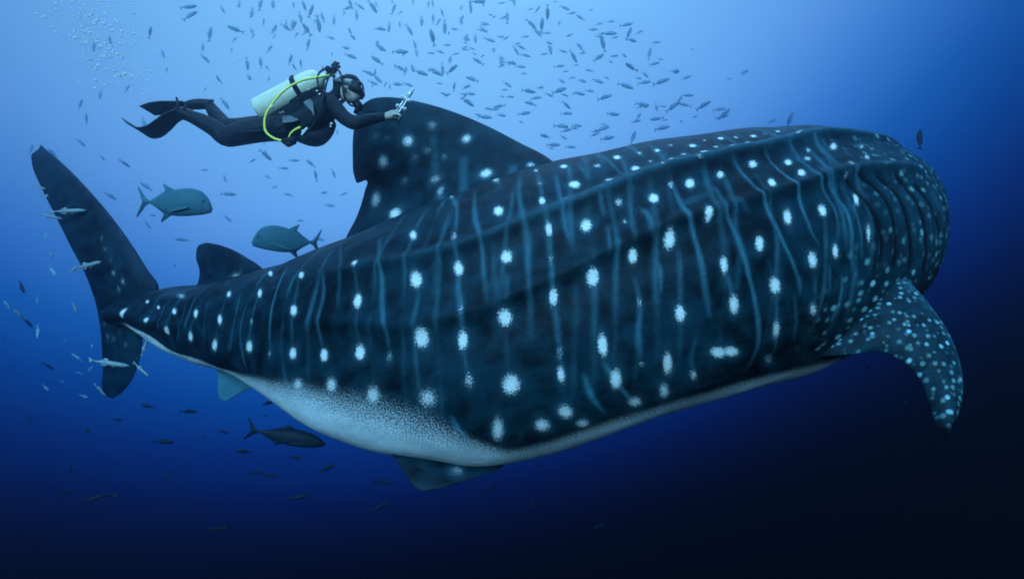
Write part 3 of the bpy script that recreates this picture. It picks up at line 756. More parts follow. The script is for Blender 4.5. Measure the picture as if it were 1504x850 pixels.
for s in (-1, 1):
    c = D(531, 130.5, s*.036)
    n_ = 18
    V = [c+Vector((.012-.12*.030*math.sin(2*math.pi*k/n_)-(s*.036+.030*math.cos(2*math.pi*k/n_))**2*1.6, .030*math.cos(2*math.pi*k/n_), .034*math.sin(2*math.pi*k/n_))) for k in range(n_)]
    V2 = [p+Vector((.004, 0, 0)) for p in V]
    Q = [(k, (k+1) % n_, n_+(k+1) % n_, n_+k) for k in range(n_)]
    vv = V+V2+[c+Vector((.012, 0, 0)), c+Vector((.016, 0, 0))]
    for k in range(0, n_, 1): Q += [(2*n_, (k+1) % n_, k), (2*n_+1, n_+k, n_+(k+1) % n_)]
    geo_obj('lens', (vv, Q), M['glass'], mask, origin=c, shade=False); 
    ob = mask.children[-1]; ob.location = c-D(526,131)
    e = geo_obj('eye', ball_geo(D(523, 129.5, s*.033), .012), M['eye'], diver, origin=D(523, 129.5, s*.033))
st = []
for k in range(29):
    a = -math.pi*.74+k/28*math.pi*1.48
    st.append(D(509, 124, 0)+Vector((-.098*math.cos(a), .101*math.sin(a), -.028*math.cos(a)*-1-.012)))
V = []; Q = []
for k, p in enumerate(st):
    d = (p-D(509, 124, 0)); d.z = 0; d.normalize()
    V += [p+Vector((0, 0, .014)), p+Vector((0, 0, -.014)), p+d*.005+Vector((0, 0, -.014)), p+d*.005+Vector((0, 0, .014))]
    if k: 
        b = 4*k
        Q += [(b-4+i, b-4+(i+1) % 4, b+(i+1) % 4, b+i) for i in range(4)]
geo_obj('mask_strap', (V, Q), M['strap'], diver, origin=D(509,124))
# regulator in the mouth
rg = join_geo(tube_geo([D(519,150), D(524,152), D(528,154)], [.020,.026,.026], 12), tube_geo([D(523,149,0), D(526,155,0), D(527,161,0)], [.024,.034,.028], 16, scale2=1.15),
              tube_geo([D(524,160,-.05), D(523,164,-.02), D(523,164,.02), D(524,160,.05)], [.012,.018,.018,.012], 10))
geo_obj('regulator', rg, M['rubber'], diver, origin=D(524,154))
geo_obj('purge_cover', tube_geo([D(528.5,155), D(531,156)], [.022,.018], 16), M['vest'], diver, origin=D(529,155))
# buoyancy vest
vg = join_geo(chain([(432,185,-.02,18),(452,178,-.03,21),(470,166,-.03,21.5),(486,152,-.02,17)]), chain([(436,185,-.10,14.5),(455,178,-.12,17),(472,166,-.13,17),(486,151,-.14,13.5)]),
              chain([(436,185,.10,14.5),(455,178,.12,17),(472,166,.13,17),(486,151,.14,13.5)]), chain([(438,196,-.06,12),(452,198,-.06,15.5),(466,199,-.06,15.5),(476,192,-.06,13.5),(484,178,-.06,11)]),
              chain([(452,198,0,15.5),(466,199,0,15.5),(476,192,0,13)]), chain([(438,196,.06,12),(452,198,.06,15.5),(466,199,.06,15.5),(476,192,.06,13)]), chain([(486,146,-.10,9),(492,140,-.06,8),(494,138,0,8),(492,140,.06,8),(486,146,.10,9)]),
              chain([(430,152,0,13),(450,146,0,15),(470,136,0,13)]), chain([(400,180,0,12),(420,170,0,14),(445,158,0,14)]))
vest = remesh_obj('buoyancy_vest', vg, .008, [M['vest']], diver, dorg, 5)
def panel(name, pts, dy, mat, th=.008, parent=None):
    a = [D(u, v, dy) for u, v in pts]; n = len(a)
    V = a+[p+Vector((0, -th, 0)) for p in a]
    Q = [tuple(range(n)), tuple(range(2*n-1, n-1, -1))]+[(k, (k+1) % n, n+(k+1) % n, n+k) for k in range(n)]
    o = geo_obj(name, (V, Q), mat, parent or diver, origin=a[0], shade=False)
    if parent is not None and parent.type != 'EMPTY': o.location = a[0]-dorg
    return o
panel('pocket_flap', [(446,151),(456,146),(460,150),(462,164),(463,172),(457,163)], -.245, M['flap'], .014)
panel('pocket_flap', [(416,171),(426,171),(441,177),(432,180),(417,182)], -.205, M['flap'], .020)
panel('chest_strap', [(484,150),(489,146),(496,158),(494,162)], -.225, M['vest'], .012)
for (u, v, r) in [(447,193,3.2),(450,190,2.4),(445,197,2.2),(400,157,2.0),(470,139,1.6),(466,134,1.4),(454,132,1.5),(487,182,1.8),(486,186,1.4),(416,165,1.0),(412,166,1.0),(500,147,1.4)]:
    geo_obj('buckle', box_geo(D(u, v, -.262), (r*MPP*.8, 0, r*MPP*.5), (0, .012, 0), (-r*MPP*.25, 0, r*MPP*.55)), M['white'], diver, origin=D(u, v, -.262), shade=False, bevel=.002)
# thigh stripe of the suit
geo_obj('thigh_panel', tube_geo([D(348,194,-.185), D(370,193,-.196), D(392,192,-.198)], [.010,.013,.010], 8, scale2=.4), M['vest'], diver, origin=D(370,193,-.196))
# swim fins
def blade(name, path, wv, halfw, th, parent):
    """curved blade: path of (u, v, dy), wv = direction across the blade, with raised side ribs"""
    pts = catmull([list(D(*p)) for p in path], 26); w = Vector(wv).normalized(); V = []; Q = []
    nn = 13
    for i, p in enumerate(pts):
        p = Vector(p); T = Vector(pts[min(i+1, 25)]-pts[max(i-1, 0)]).normalized(); nrm_ = T.cross(w).normalized()
        h = np.interp(i, range(26), np.interp(np.linspace(0, 1, 26), np.linspace(0, 1, len(halfw)), halfw))
        for side in (1, -1):
            for k in range(nn):
                x = -1+2*k/(nn-1)
                x = x if side > 0 else -x
                rib = th*(.30+1.0*math.exp(-((abs(x)-.93)/.09)**2))*(1-.75*i/25)
                V.append(p+w*(h*x)+nrm_*side*rib)
        if i:
            m_ = 2*nn; b = m_*i
            for k in range(m_): Q.append((b-m_+k, b-m_+(k+1) % m_, b+(k+1) % m_, b+k))
    m_ = 2*nn
    Q.append(tuple(range(m_))); Q.append(tuple(range(m_*25+m_-1, m_*25-1, -1)))
    return geo_obj(name, (V, Q), M['rubber'], parent, origin=D(*path[0]))
def pocket(path, rad, parent, s2): return geo_obj('foot_pocket', tube_geo([D(*p) for p in path], [r*MPP for r in rad], 16, scale2=s2), M['rubber'], parent, origin=D(*path[0]))
for nm, bp, wv, hw, pk, pr, tabs in (
    ('swim_fin', [(266,166,-.10),(252,173,-.10),(238,185,-.10),(224,194,-.10),(210,195,-.10),(198,188,-.10),(188,179,-.10)], (.08,.97,-.18), [.06,.07,.08,.085,.09,.085,.065],
     [(286,174,-.10),(276,169,-.10),(265,166,-.10),(254,170,-.10)], [8.5,9,8.5,5.5], [((260,162),(261,152),(259,143)), ((270,164),(272,157),(271,152))]),
    ('swim_fin', [(276,155,.22),(262,156.5,.22),(248,157,.22),(234,159,.22),(216,163,.22)], (.05,.98,-.10), [.07,.09,.10,.105,.09],
     [(310,153,.22),(296,153,.22),(282,154,.22),(268,156,.22)], [7,8,7.5,4.5], [((306,151),(311,148),(314,148)),])):
    e = geo_obj(nm, join_geo(tube_geo([D(*bp[0]), D(*bp[1])], [.02, .012], 10)), M['rubber'], diver, origin=D(*bp[0]))
    for o in (blade('blade', bp, wv, hw, .011, e), pocket(pk, pr, e, 1.2)):
        o.location = o.location - D(*bp[0])
    for tb in tabs:
        o = geo_obj('strap_tab', tube_geo([D(u, v, bp[0][2]-.05) for u, v in tb], [.010, .012, .007], 8, scale2=.5), M['rubber'], e, origin=D(*tb[0], bp[0][2]-.05))
        o.location = o.location - D(*bp[0])

# ---- scuba tank with valve, hoses and spare regulator
tb, tt = D(379, 164), D(474, 114)
tank = tag(empty('scuba_tank', tb), 'pale yellowish scuba tank with yellow hose strapped on the diver\'s back', 'scuba tank')
ax = (tt-tb).normalized()
L = (tt-tb).length; rT = .100
prof = [(0, .80), (.012, .95), (.04, 1), (.5, 1), (.80, 1), (.88, .95), (.94, .80), (.975, .55), (1.0, .30), (1.02, .26), (1.06, .26)]
s1 = Vector((0, 1, 0)); s2_ = ax.cross(s1).normalized()
def lathe(prof, r, base, seg=40):
    V = []; Q = []
    for t, k in prof:
        for j in range(seg):
            a = 2*math.pi*j/seg; V.append(base+ax*(L*t)+(s1*math.cos(a)+s2_*math.sin(a))*(r*k))
    for i in range(len(prof)-1):
        for j in range(seg):
            k = (j+1) % seg; Q.append((i*seg+j, i*seg+k, (i+1)*seg+k, (i+1)*seg+j))
    Q.append(tuple(range(seg))); Q.append(tuple(range((len(prof)-1)*seg+seg-1, (len(prof)-1)*seg-1, -1)))
    return V, Q
geo_obj('cylinder', lathe(prof, rT, tb), M['tank'], tank, origin=tb)
geo_obj('strap', lathe([(.60, 1.0), (.60, 1.05), (.67, 1.05), (.67, 1.0)], rT, tb), M['vest'], tank, origin=tb)
geo_obj('strap_buckle', box_geo(tb+ax*(L*.635)+s2_*(rT*1.07)*(1 if s2_.z > 0 else -1), ax*.016, s1*.03, s2_*.008), M['rubber'], tank, origin=tb, bevel=.003)
vb_ = tb+ax*(L*1.08)
geo_obj('valve', join_geo(tube_geo([vb_, vb_+ax*.05], [.022, .022], 12), tube_geo([vb_+ax*.03+Vector((0, -.05, 0)), vb_+ax*.03+Vector((0, .06, 0))], [.016, .016], 12),
        tube_geo([vb_+ax*.03+Vector((0, -.055, 0)), vb_+ax*.03+Vector((0, -.085, 0))], [.024, .024], 12)), M['rubber'], tank, origin=vb_)
geo_obj('first_stage', join_geo(tube_geo([D(490,106), D(492,99), D(493,92)], [.022, .026, .018], 12), tube_geo([D(486,101,-.03), D(499,98,-.03)], [.012, .012], 10), tube_geo([D(487,96,.02), D(498,93,.02)], [.010, .010], 10)), M['rubber'], tank, origin=D(492,99))
def hose(name, pts, r, mat, n=40): return geo_obj(name, tube_geo([D(*p) for p in pts], [r]*len(pts), 10, n=n), mat, tank, origin=D(*pts[0]))
hose('hose', [(490,110,-.06),(470,113,-.15),(445,118,-.19),(420,131,-.22),(401,151,-.24),(389,175,-.25),(391,194,-.25),(402,203,-.25),(414,207,-.25)], .0085, M['yellow'], 60)
hose('hose', [(490,102,-.03),(480,101,-.07),(470,106,-.12),(466,116,-.17),(468,128,-.21)], .0075, M['rubber'])
hose('hose', [(494,100,-.03),(500,108,-.10),(503,124,-.14),(506,142,-.14),(514,154,-.10),(522,156,-.04)], .0075, M['rubber'])
hose('hose', [(490,104,-.05),(481,118,-.16),(476,140,-.24),(470,165,-.27),(458,186,-.28),(446,198,-.28)], .007, M['rubber'])
geo_obj('spare_regulator', join_geo(tube_geo([D(414,207,-.25), D(420,208,-.26), D(426,208,-.27)], [.012, .026, .030], 14), tube_geo([D(426,212,-.27), D(430,206,-.27), D(433,203,-.27)], [.020, .034, .022], 14), ball_geo(D(424,211,-.28), .030, .02, .026)), M['rubber'], tank, origin=D(420,208,-.26))
geo_obj('hose_clip', tube_geo([D(441,187,-.28), D(433,191,-.285), D(426,198,-.285), D(424,204,-.28)], [.009, .008, .007, .006], 8), M['yellow'], tank, origin=D(441,187,-.28))

# ---- aluminium arm rig held in the hand
ro = D(584, 164, -.12)
rig = tag(empty('camera_arm', ro), 'silver jointed camera arm with round clamp knobs held in the diver\'s hand', 'camera arm')
dirv = (D(606, 132, -.12)-ro)
for s in (-1, 1):
    o_ = dirv.cross(Vector((0, 1, 0))).normalized()*s*.010
    geo_obj('arm', tube_geo([ro-dirv*.25+o_, ro+dirv*.35+o_, ro+dirv*.70+o_], [.0062]*3, 10), M['silver'], rig, origin=ro+o_)
geo_obj('tip_clamp', join_geo(box_geo(ro+dirv*.80, dirv*.14, Vector((0, .012, 0)), dirv.cross(Vector((0, 1, 0))).normalized()*.013), ball_geo(ro+dirv*1.0, .012)), M['silver'], rig, origin=ro+dirv*.8)
for u, v in ((584,156),(595,160.5),(591,143.5),(602,148.5)):
    c = D(u, v, -.135)
    k = geo_obj('knob', tube_geo([c+Vector((0, .012, 0)), c+Vector((0, -.012, 0))], [.0135, .0135], 16), M['silver'], rig, origin=c)
    pt = ro+dirv*np.clip((c-ro).dot(dirv)/dirv.length_squared, 0, 1)
    b = geo_obj('pin', tube_geo([c, pt], [.005, .005], 8), M['silver'], k, origin=c); b.location = (0, 0, 0)
    k2 = geo_obj('knob_cap', tube_geo([c+Vector((0, -.012, 0)), c+Vector((0, -.016, 0))], [.007, .006], 12), M['rubber'], k, origin=c); k2.location = (0, 0, 0)

# ================================================================== FISH
def fish_mesh(name, stn_, tail, fins=(), seg=14, bend=0.0, n=22):
    """stn_: (x, z centre, half height, half width) nose to tail stalk, length 1, nose at +x"""
    c = catmull([(x, 0, z, h, w) for x, z, h, w in stn_], n)
    V = []; Q = []
    for x, _, z, h, w in c:
        for j in range(seg):
            a = 2*math.pi*j/seg
            V.append((x, max(w, .002)*math.sin(a), z+max(h, .002)*math.cos(a)))
    for i in range(n-1):
        for j in range(seg):
            k = (j+1) % seg; Q.append((i*seg+j, i*seg+k, (i+1)*seg+k, (i+1)*seg+j))
    Q.append(tuple(range(seg))); Q.append(tuple(range((n-1)*seg+seg-1, (n-1)*seg-1, -1)))
    for poly, th in [(tail, .010)]+[(f, .008) for f in fins]:
        o = len(V); m = len(poly)
        cx = sum(p[0] for p in poly)/m; cz = sum(p[1] for p in poly)/m
        for s in (1, -1):
            for x, z in poly: V.append((x, s*.0025, z))
        V.append((cx, th, cz)); V.append((cx, -th, cz))
        for k in range(m):
            l = (k+1) % m
            Q += [(o+k, o+l, o+2*m), (o+m+l, o+m+k, o+2*m+1), (o+k, o+m+k, o+m+l, o+l)]
    V = [(x, y+bend*((.45-x)**2), z) for x, y, z in V]
    me = bpy.data.meshes.new(name); me.from_pydata(V, [], Q)
    bm = bmesh.new(); bm.from_mesh(me); bmesh.ops.recalc_face_normals(bm, faces=bm.faces); bm.to_mesh(me); bm.free()
    me.polygons.foreach_set('use_smooth', [True]*len(me.polygons))
    return me
slim = [(.50,0,.008,.008),(.47,0,.035,.028),(.40,.004,.072,.05),(.28,.006,.105,.068),(.12,.006,.118,.072),(-.05,.004,.100,.058),(-.20,.002,.062,.034),(-.30,0,.034,.018),(-.36,0,.026,.012)]
ftail = [(-.33,.018),(-.40,.06),(-.50,.15),(-.515,.14),(-.45,.05),(-.425,0),(-.45,-.05),(-.515,-.14),(-.50,-.15),(-.40,-.06),(-.33,-.018)]
sfins = [[(.22,.09),(.10,.155),(-.02,.145),(-.20,.10),(-.24,.045),(0,.07)], [(-.03,-.07),(-.10,-.135),(-.22,-.085),(-.22,-.035)], [(.20,-.07),(.10,-.145),(.09,-.08)]]
school_m = []
for k, bd in enumerate((0, .12, -.14, .26)):
    m_ = fish_mesh('school_fish', slim, ftail, sfins, seg=10, bend=bd, n=14); m_.materials.append(M['school']); school_m.append(m_)
dark_m = []
for k, bd in enumerate((0, .15, -.18)):
    m_ = fish_mesh('dark_fish', slim, ftail, sfins, seg=10, bend=bd, n=14); m_.materials.append(M['dark_fish']); dark_m.append(m_)
remo = [(.50,0,.010,.012),(.46,0,.03,.03),(.38,0,.05,.045),(.2,0,.062,.05),(0,0,.056,.045),(-.2,0,.036,.028),(-.36,0,.018,.012)]
pale_m = fish_mesh('pale_fish', remo, [(-.34,.014),(-.5,.075),(-.47,0),(-.5,-.075),(-.34,-.014)], [[(.05,.04),(-.08,.12),(-.22,.05)],[(.0,-.04),(-.10,-.11),(-.22,-.04)],[(.2,-.03),(.08,-.12),(.10,-.04)]], seg=10, n=14)
pale_m.materials.append(M['pale_fish'])
def put_fish(name, me_, u, v, Y, length, ang, yaw=0.0, flip=False, loc=None):
    """ang: heading in the picture plane (deg, counter-clockwise from right); yaw: turned away from the camera"""
    a, y = R(ang), R(yaw)
    fw = Vector((math.cos(a)*math.cos(y), math.sin(y), math.sin(a)*math.cos(y)))
    up = Vector((-math.sin(a), 0, math.cos(a)))
    if up.z < 0: up = -up
    up = (up - fw*up.dot(fw)).normalized(); sd = up.cross(fw)
    o = bpy.data.objects.new(name, me_); COL.objects.link(o)
    o.matrix_world = Matrix.Translation(loc if loc is not None else P(u, v, Y)) @ Matrix((fw, sd, up)).transposed().to_4x4() @ Matrix.Scale(length, 4)
    return o
# ---- three large fish
jst = [(.50,-.075,.012,.012),(.485,-.07,.05,.03),(.45,-.035,.10,.05),(.38,.0,.155,.07),(.26,.018,.19,.085),(.10,.012,.200,.085),(-.06,-.002,.175,.07),(-.20,-.004,.115,.045),(-.31,0,.045,.018),(-.345,0,.024,.012),(-.37,0,.022,.012)]
jtail = [(-.345,.016),(-.40,.055),(-.50,.215),(-.515,.21),(-.452,.055),(-.43,0),(-.445,-.05),(-.525,-.215),(-.51,-.22),(-.40,-.055),(-.345,-.016)]
jf = [[(.00,.165),(-.055,.205),(-.165,.265),(-.175,.258),(-.12,.20),(-.10,.175),(-.30,.045),(-.28,.04),(-.05,.150)],
      [(-.02,-.165),(-.08,-.20),(-.185,-.285),(-.195,-.275),(-.14,-.19),(-.12,-.15),(-.30,-.04),(-.28,-.035),(-.06,-.14)]]
jside = [[(.20,-.045),(.05,-.085),(-.02,-.115),(.08,-.10),(.17,-.075)]]
jm = fish_mesh('jack', jst, jtail, jf, seg=22, n=34); jm.materials.append(M['jack'])
def eyes(o, x, z, w, r):
    em = bpy.data.meshes.new('eye'); V, Q = ball_geo((0, 0, 0), r, r*.5, r, 8, 12)
    em.from_pydata(V, [], Q); em.materials.append(M['eye']); em.polygons.foreach_set('use_smooth', [True]*len(em.polygons))
    for s in (-1, 1):
        e = bpy.data.objects.new('eye', em); COL.objects.link(e); e.parent = o; e.location = (x, s*w, z)
def pect(o, mat, pts, w):
    V = []; n = len(pts)
    for s in (1, -1):
        pm = bpy.data.meshes.new('pectoral_fin')
        a = [(x, s*(w+.03*k/n), z) for k, (x, z) in enumerate(pts)]; b = [(x, s*(w+.006+.03*k/n), z) for k, (x, z) in enumerate(pts)]
        pm.from_pydata(a+b, [], [tuple(range(n)), tuple(range(2*n-1, n-1, -1))]+[(k, (k+1) % n, n+(k+1) % n, n+k) for k in range(n)])
        pm.materials.append(mat)
        e = bpy.data.objects.new('pectoral_fin', pm); COL.objects.link(e); e.parent = o
pfp = [(.22,-.05),(.06,-.07),(-.06,-.13),(-.05,-.14),(.10,-.11),(.21,-.08)]
j1 = put_fish('jack_fish', jm, 258, 298, 5.3, .68, -1, 6)
tag(j1, 'deep-bodied teal jack fish facing the dorsal fin beside the tail', 'fish', 'large jack fish behind the shark')
eyes(j1, .40, .03, .066, .022); pect(j1, M['jack'], pfp, .078)
j2 = put_fish('jack_fish', jm, 421, 353, 5.6, .66, 180-4, -12)
tag(j2, 'deep-bodied teal jack fish facing the tail above the second dorsal fin', 'fish', 'large jack fish behind the shark')
eyes(j2, .40, .03, .066, .022); pect(j2, M['jack'], pfp, .078)
tst = [(.50,-.01,.008,.008),(.46,-.008,.035,.03),(.38,0,.072,.052),(.24,.006,.102,.07),(.08,.004,.108,.07),(-.10,0,.080,.05),(-.25,0,.042,.026),(-.34,0,.018,.012),(-.37,0,.016,.012)]
ttail = [(-.345,.012),(-.40,.04),(-.50,.15),(-.515,.145),(-.45,.03),(-.435,0),(-.45,-.03),(-.515,-.13),(-.50,-.135),(-.40,-.04),(-.345,-.012)]
tm = fish_mesh('tuna', tst, ttail, [[(.12,.10),(.02,.145),(-.02,.15),(-.06,.115),(-.22,.055),(-.05,.08)],[(-.02,-.09),(-.12,-.14),(-.13,-.10),(-.26,-.045),(-.10,-.07)]], seg=18, n=28)
tm.materials.append(M['dark_fish'])
t1 = put_fish('mackerel', tm, 421, 641, 5.2, .74, -13, 8)
tag(t1, 'slender dark mackerel-like fish with forked tail swimming below the white belly', 'fish')
eyes(t1, .42, .012, .048, .014); pect(t1, M['dark_fish'], [(.26,-.02),(.10,-.04),(.08,-.055),(.24,-.045)], .066)
t2 = put_fish('lone_fish', dark_m[0], 1351, 205, 7.0, .30, 78, 15)
tag(t2, 'lone dark fish swimming steeply upward beside the shark\'s head', 'fish')
# ---- pale fish following the tail
for u, v, Y, L_, a, y, lab in [(100,310,6.75,.40,4,10,'long pale fish crossing the middle of the upper tail lobe'),(74,318,6.8,.26,-12,20,'small pale fish just behind the long one at the upper tail lobe'),
    (128,390,6.55,.42,12,-12,'long pale fish nosing over the tail above its narrowest part'),(108,396,6.5,.16,35,0,'tiny pale fish at the tail of the long one above the tail stalk'),
    (60,275,7.0,.18,-20,10,'small pale fish by the tip of the upper tail lobe, tilted down'),(160,533,6.35,.45,-10,8,'long pale fish crossing the lower tail lobe'),
    (207,542,6.2,.24,-42,0,'small pale fish diving in front of the lower tail lobe'),(212,510,6.3,.22,70,0,'small pale fish rising under the tail stalk'),
    (147,572,6.5,.2,-60,20,'small pale fish at the tip of the lower tail lobe'),(71,288,7.0,.2,-5,15,'small level pale fish behind the upper tail lobe tip')]:
    tag(put_fish('pilot_fish', pale_m, u, v, Y, L_, a, y), lab, 'fish', 'pale fish at the tail fin')
# ---- the schools: u, v, slope in the picture (deg), length in the photograph (px)
TOP = [(578,14,65),(619,31,100),(636,28,92),(635,55,105),(653,40,90),(601,44,120),(558,42,160),(561,71,145),(554,89,140),(587,100,160),(640,106,155),(664,102,25),(693,116,155),
 (719,59,155),(725,72,95),(702,90,145),(736,90,90),(758,75,120),(780,35,145),(796,37,85),(789,47,130),(804,18,98),(821,35,75),(808,71,100),(822,97,12),(745,124,150),(776,134,170),
 (779,152,165),(687,150,150),(691,138,5),(770,167,5),(821,133,0),(832,167,0),(825,185,176),(801,200,175),(813,213,0),(838,216,0),(736,169,150),(712,172,170),(702,3,0),(755,4,95),
 (745,25,90),(691,11,90),(618,107,160),(585,124,165),(599,124,160),(588,76,0),(661,89,90),(698,56,90),(678,28,80),(685,56,90),
 (895,49,168),(920,37,0),(924,49,70),(928,59,0),(852,69,130),(885,65,105),(842,83,120),(879,85,45),(926,99,165),(954,79,70),(855,119,0),(878,119,150),(919,126,155),(947,121,10),(971,120,10),
 (992,105,20),(1008,114,5),(943,154,0),(964,157,90),(988,157,30),(1010,140,175),(998,147,50),(1005,154,160),(1033,155,25),(965,175,177),(938,171,50),(972,188,0),(885,189,20),(930,202,70),
 (892,203,20),(888,143,10),(851,138,0),(900,168,0),(1064,167,40),(1060,172,15),(1095,105,20),(1135,177,35),(1160,176,80),(277,11,30),(351,6,92),(400,4,100),(346,44,165),(370,20,90),(403,44,90),(420,37,92),
 (382,6,88),(430,38,92),(450,43,130),(457,17,60),(468,36,95),(490,29,88),(510,12,0),(547,10,130),(517,53,125),(507,70,145),(515,83,165),(557,69,120),(396,71,70),(301,86,135),(366,114,130),
 (330,152,130),(542,108,160),(363,94,95),(383,93,92),(427,88,60),(308,50,90),(297,68,100),(162,61,92),(147,138,95),(118,153,60),(127,175,70),(238,78,110),(220,48,60),(279,22,45),(138,68,90),(187,131,80),(211,181,120)]
MID = [(215,274,145,20),(335,285,0,21),(334,321,145,17),(268,352,175,19),(424,286,165,13),(475,283,0,16),(485,302,170,15),(390,228,135,22),(456,240,140,18),(469,351,165,18),(371,236,20,14),
 (224,316,170,14),(216,330,125,14),(393,260,150,12),(464,258,95,16),(440,324,5,13),(417,247,0,14),(432,236,0,16),(256,391,60,9),(119,210,125,14),(183,240,135,17),(162,288,140,18),(78,225,125,16),(46,220,92,18),(505,285,20,12),(490,255,110,14),(150,232,120,10),(330,262,100,12),(300,250,10,10),(403,275,30,11)]
LOW = [(68,349,115,20),(75,373,130,16),(78,399,140,24),(31,421,120,22),(54,441,115,16),(110,451,105,20),(11,449,125,18),(28,462,115,20),(41,473,120,20),(56,487,110,22),(136,510,145,18),
 (113,525,140,19),(71,537,135,18),(117,548,160,12),(133,540,95,14),(66,569,150,16),(124,582,160,14),(44,614,120,13),(8,500,150,10),(95,500,140,9),(20,540,130,9),(90,560,150,9)]
BOT = [(217,596,168,22),(172,616,165,15),(128,631,165,22),(277,604,168,22),(328,634,170,18),(241,649,165,27),(250,696,65,16),(95,722,145,20),(139,731,10,28),(167,727,5,24),(322,776,168,28),
 (393,592,15,20),(358,663,165,24),(376,694,170,20),(398,698,172,22),(436,671,3,24),(481,687,25,26),(438,730,0,26),(561,707,5,30),(558,744,15,28),(722,716,40,20),(781,741,60,16),(794,684,15,12),
 (878,773,0,20),(1274,542,92,20),(105,690,95,14),(390,610,25,12),(300,640,150,10),(1230,575,92,16),(270,760,160,12),(1330,590,90,13)]
n_ = 0
def swim(u, v, a, px, label, group, meshes, real=.42, name='school_fish', jit=38):
    Lr = real*random.uniform(.88, 1.12)
    Y = min(max(Lr*F/px, 6.9 if real > .3 else 5.4), 20.5)
    hd_ = a + (180 if (a > 88 and a < 181) else 0) if random.random() < .75 else a
    o = put_fish(name, random.choice(meshes), u, v, Y, px*Y/F, hd_, random.uniform(-jit, jit))
    al = abs((a+90) % 180-90)
    how = 'steeply' if al > 62 else ('at a slant' if al > 22 else 'level')
    tag(o, label.replace('HOW', how), 'fish', group+', '+how); return o
for u, v, a in TOP:
    if u > 520: lab, grp = 'small hazy blue fish swimming HOW above the shark\'s back', 'school above the back'
    else: lab, grp = 'small hazy blue fish swimming HOW above or behind the diver', 'school above the diver'
    swim(u, v, a+random.uniform(-6, 6), random.uniform(15, 25), lab, grp, school_m)
k = 0
def inside_back(u):  # top outline of fin and back in the photograph
    return np.interp(u, [500,520,560,612,700,815,870,950,1050,1150,1250], [150,150,140,146,176,236,224,206,189,181,190])-8
while k < 78:                                             # fainter, farther fish filling the school
    u = random.gauss(690, 190); v = random.uniform(2, 215)
    if not 270 < u < 1110 or v > inside_back(u) and u > 500: continue
    if 360 < u < 545 and v > 85 and v < 230: continue
    if u < 500 and v > 110: continue
    if u > 900 and v < 30+(u-900)*.3: continue
    steep = smooth(620, 820, np.array(u + v*.9))
    a = random.choice([random.gauss(95, 14)]*3+[random.gauss(150, 14)]) if random.random() > float(steep) else random.choice([random.gauss(5, 10), random.gauss(165, 12)])
    if u > 520: lab, grp = 'small hazy blue fish swimming HOW above the shark\'s back', 'school above the back'
    else: lab, grp = 'small hazy blue fish swimming HOW above or behind the diver', 'school above the diver'
    swim(u, v, a, random.uniform(12, 19), lab, grp, school_m); k += 1
for u, v, a, px in MID: swim(u, v, a, px, 'small slim fish swimming HOW between tail fin and dorsal fin', 'fish between the fins', school_m)
for u, v, a, px in LOW: swim(u, v, a, px, 'small dark fish swimming HOW behind the shark\'s tail fin', 'fish behind the tail', school_m+dark_m, real=.26)
for u, v, a, px in BOT: swim(u, v, a, px, 'small dark fish swimming HOW in deep water below the shark', 'fish below the shark', dark_m, real=.22)

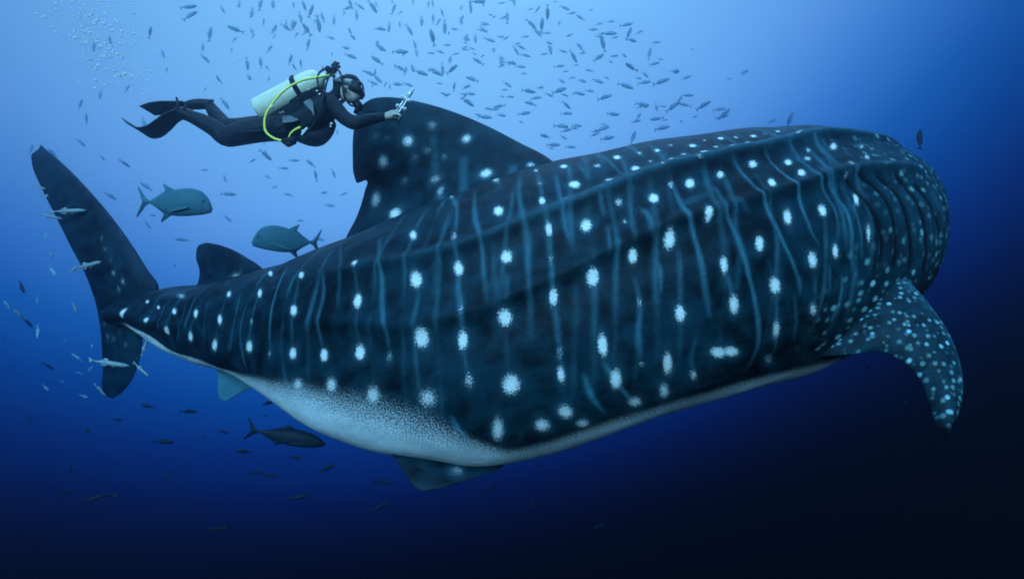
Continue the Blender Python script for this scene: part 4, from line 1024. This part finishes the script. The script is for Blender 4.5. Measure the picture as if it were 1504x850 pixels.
# ---- the far, barely visible rest of the school: one mass nobody could count
base = [(v.co.copy()) for v in school_m[0].vertices]; bf = [list(p.vertices) for p in school_m[0].polygons]
SV, SQ = [], []
k = 0
while k < 110:
    u = random.gauss(720, 230); v = random.uniform(0, 225)
    if not 230 < u < 1180 or (u > 500 and v > inside_back(u)) or (u > 900 and v < 20+(u-900)*.45): continue
    a = R(random.gauss(95, 18) if u+v*.9 < 720 else random.gauss(0, 20)); Y = random.uniform(18, 20.8); L_ = random.uniform(8, 14)*Y/F
    y_ = R(random.uniform(-40, 40)); fw = Vector((math.cos(a)*math.cos(y_), math.sin(y_), math.sin(a)*math.cos(y_)))
    up = Vector((-math.sin(a), 0, math.cos(a))); up = (up-fw*up.dot(fw)).normalized(); sd = up.cross(fw); c = P(u, v, Y)
    o = len(SV); SV.extend([c+(fw*p.x+sd*p.y+up*p.z)*L_ for p in base]); SQ.extend([[i+o for i in f] for f in bf]); k += 1
tag(geo_obj('distant_fish_school', (SV, SQ), M['school']), 'far faint specks of the fish school fading into blue water', 'fish school', kind='stuff')

# ================================================================== BUBBLES
BV, BQ = [], []
def bubble(u, v, Y, r):
    c = P(u, v, Y); V, Q = ball_geo(c, r*random.uniform(.9, 1.3), r, r*random.uniform(.6, 1), 6, 9)
    o = len(BV); BV.extend(V); BQ.extend([tuple(i+o for i in f) for f in Q])
for _ in range(560):
    t = random.random()
    u = 95+95*t+random.gauss(0, 28); v = -15+120*t+random.gauss(0, 26)
    bubble(u, v, random.uniform(6.6, 7.8), .006+.022*random.random()**3)
for _ in range(120):
    bubble(random.uniform(90, 400), random.uniform(0, 190), random.uniform(6, 9), .003+.007*random.random()**3)
for u, v in ((226,74),(240,94),(191,110),(350,88),(192,115),(130,35),(155,30),(122,8),(183,63),(440,210),(491,212)): bubble(u, v, 6.5, .012)
bub = geo_obj('bubbles', (BV, BQ), M['bubble'])
tag(bub, 'cloud of rising air bubbles in the bright water above the tail', 'bubbles', kind='stuff')

# ================================================================== HAZE: the water itself between camera and open sea
hv, hq = box_geo((0, 9.9, 0), (23, 0, 0), (0, 11.5, 0), (0, 0, 12.5))
hm = bpy.data.materials.new('sea_water_haze'); hm.use_nodes = True
nt = hm.node_tree; nt.nodes.clear()
pv = nt.nodes.new('ShaderNodeVolumePrincipled'); out = nt.nodes.new('ShaderNodeOutputMaterial')
nt.links.new(pv.outputs[0], out.inputs['Volume'])
pv.inputs['Color'].default_value = (0.42, 0.61, 0.96, 1)
pv.inputs['Density'].default_value = 0.05
pv.inputs['Anisotropy'].default_value = 0.965
haze = geo_obj('haze', (hv, hq), hm, shade=False)
tag(haze, 'blue sea water fading everything with distance', 'water', kind='stuff')
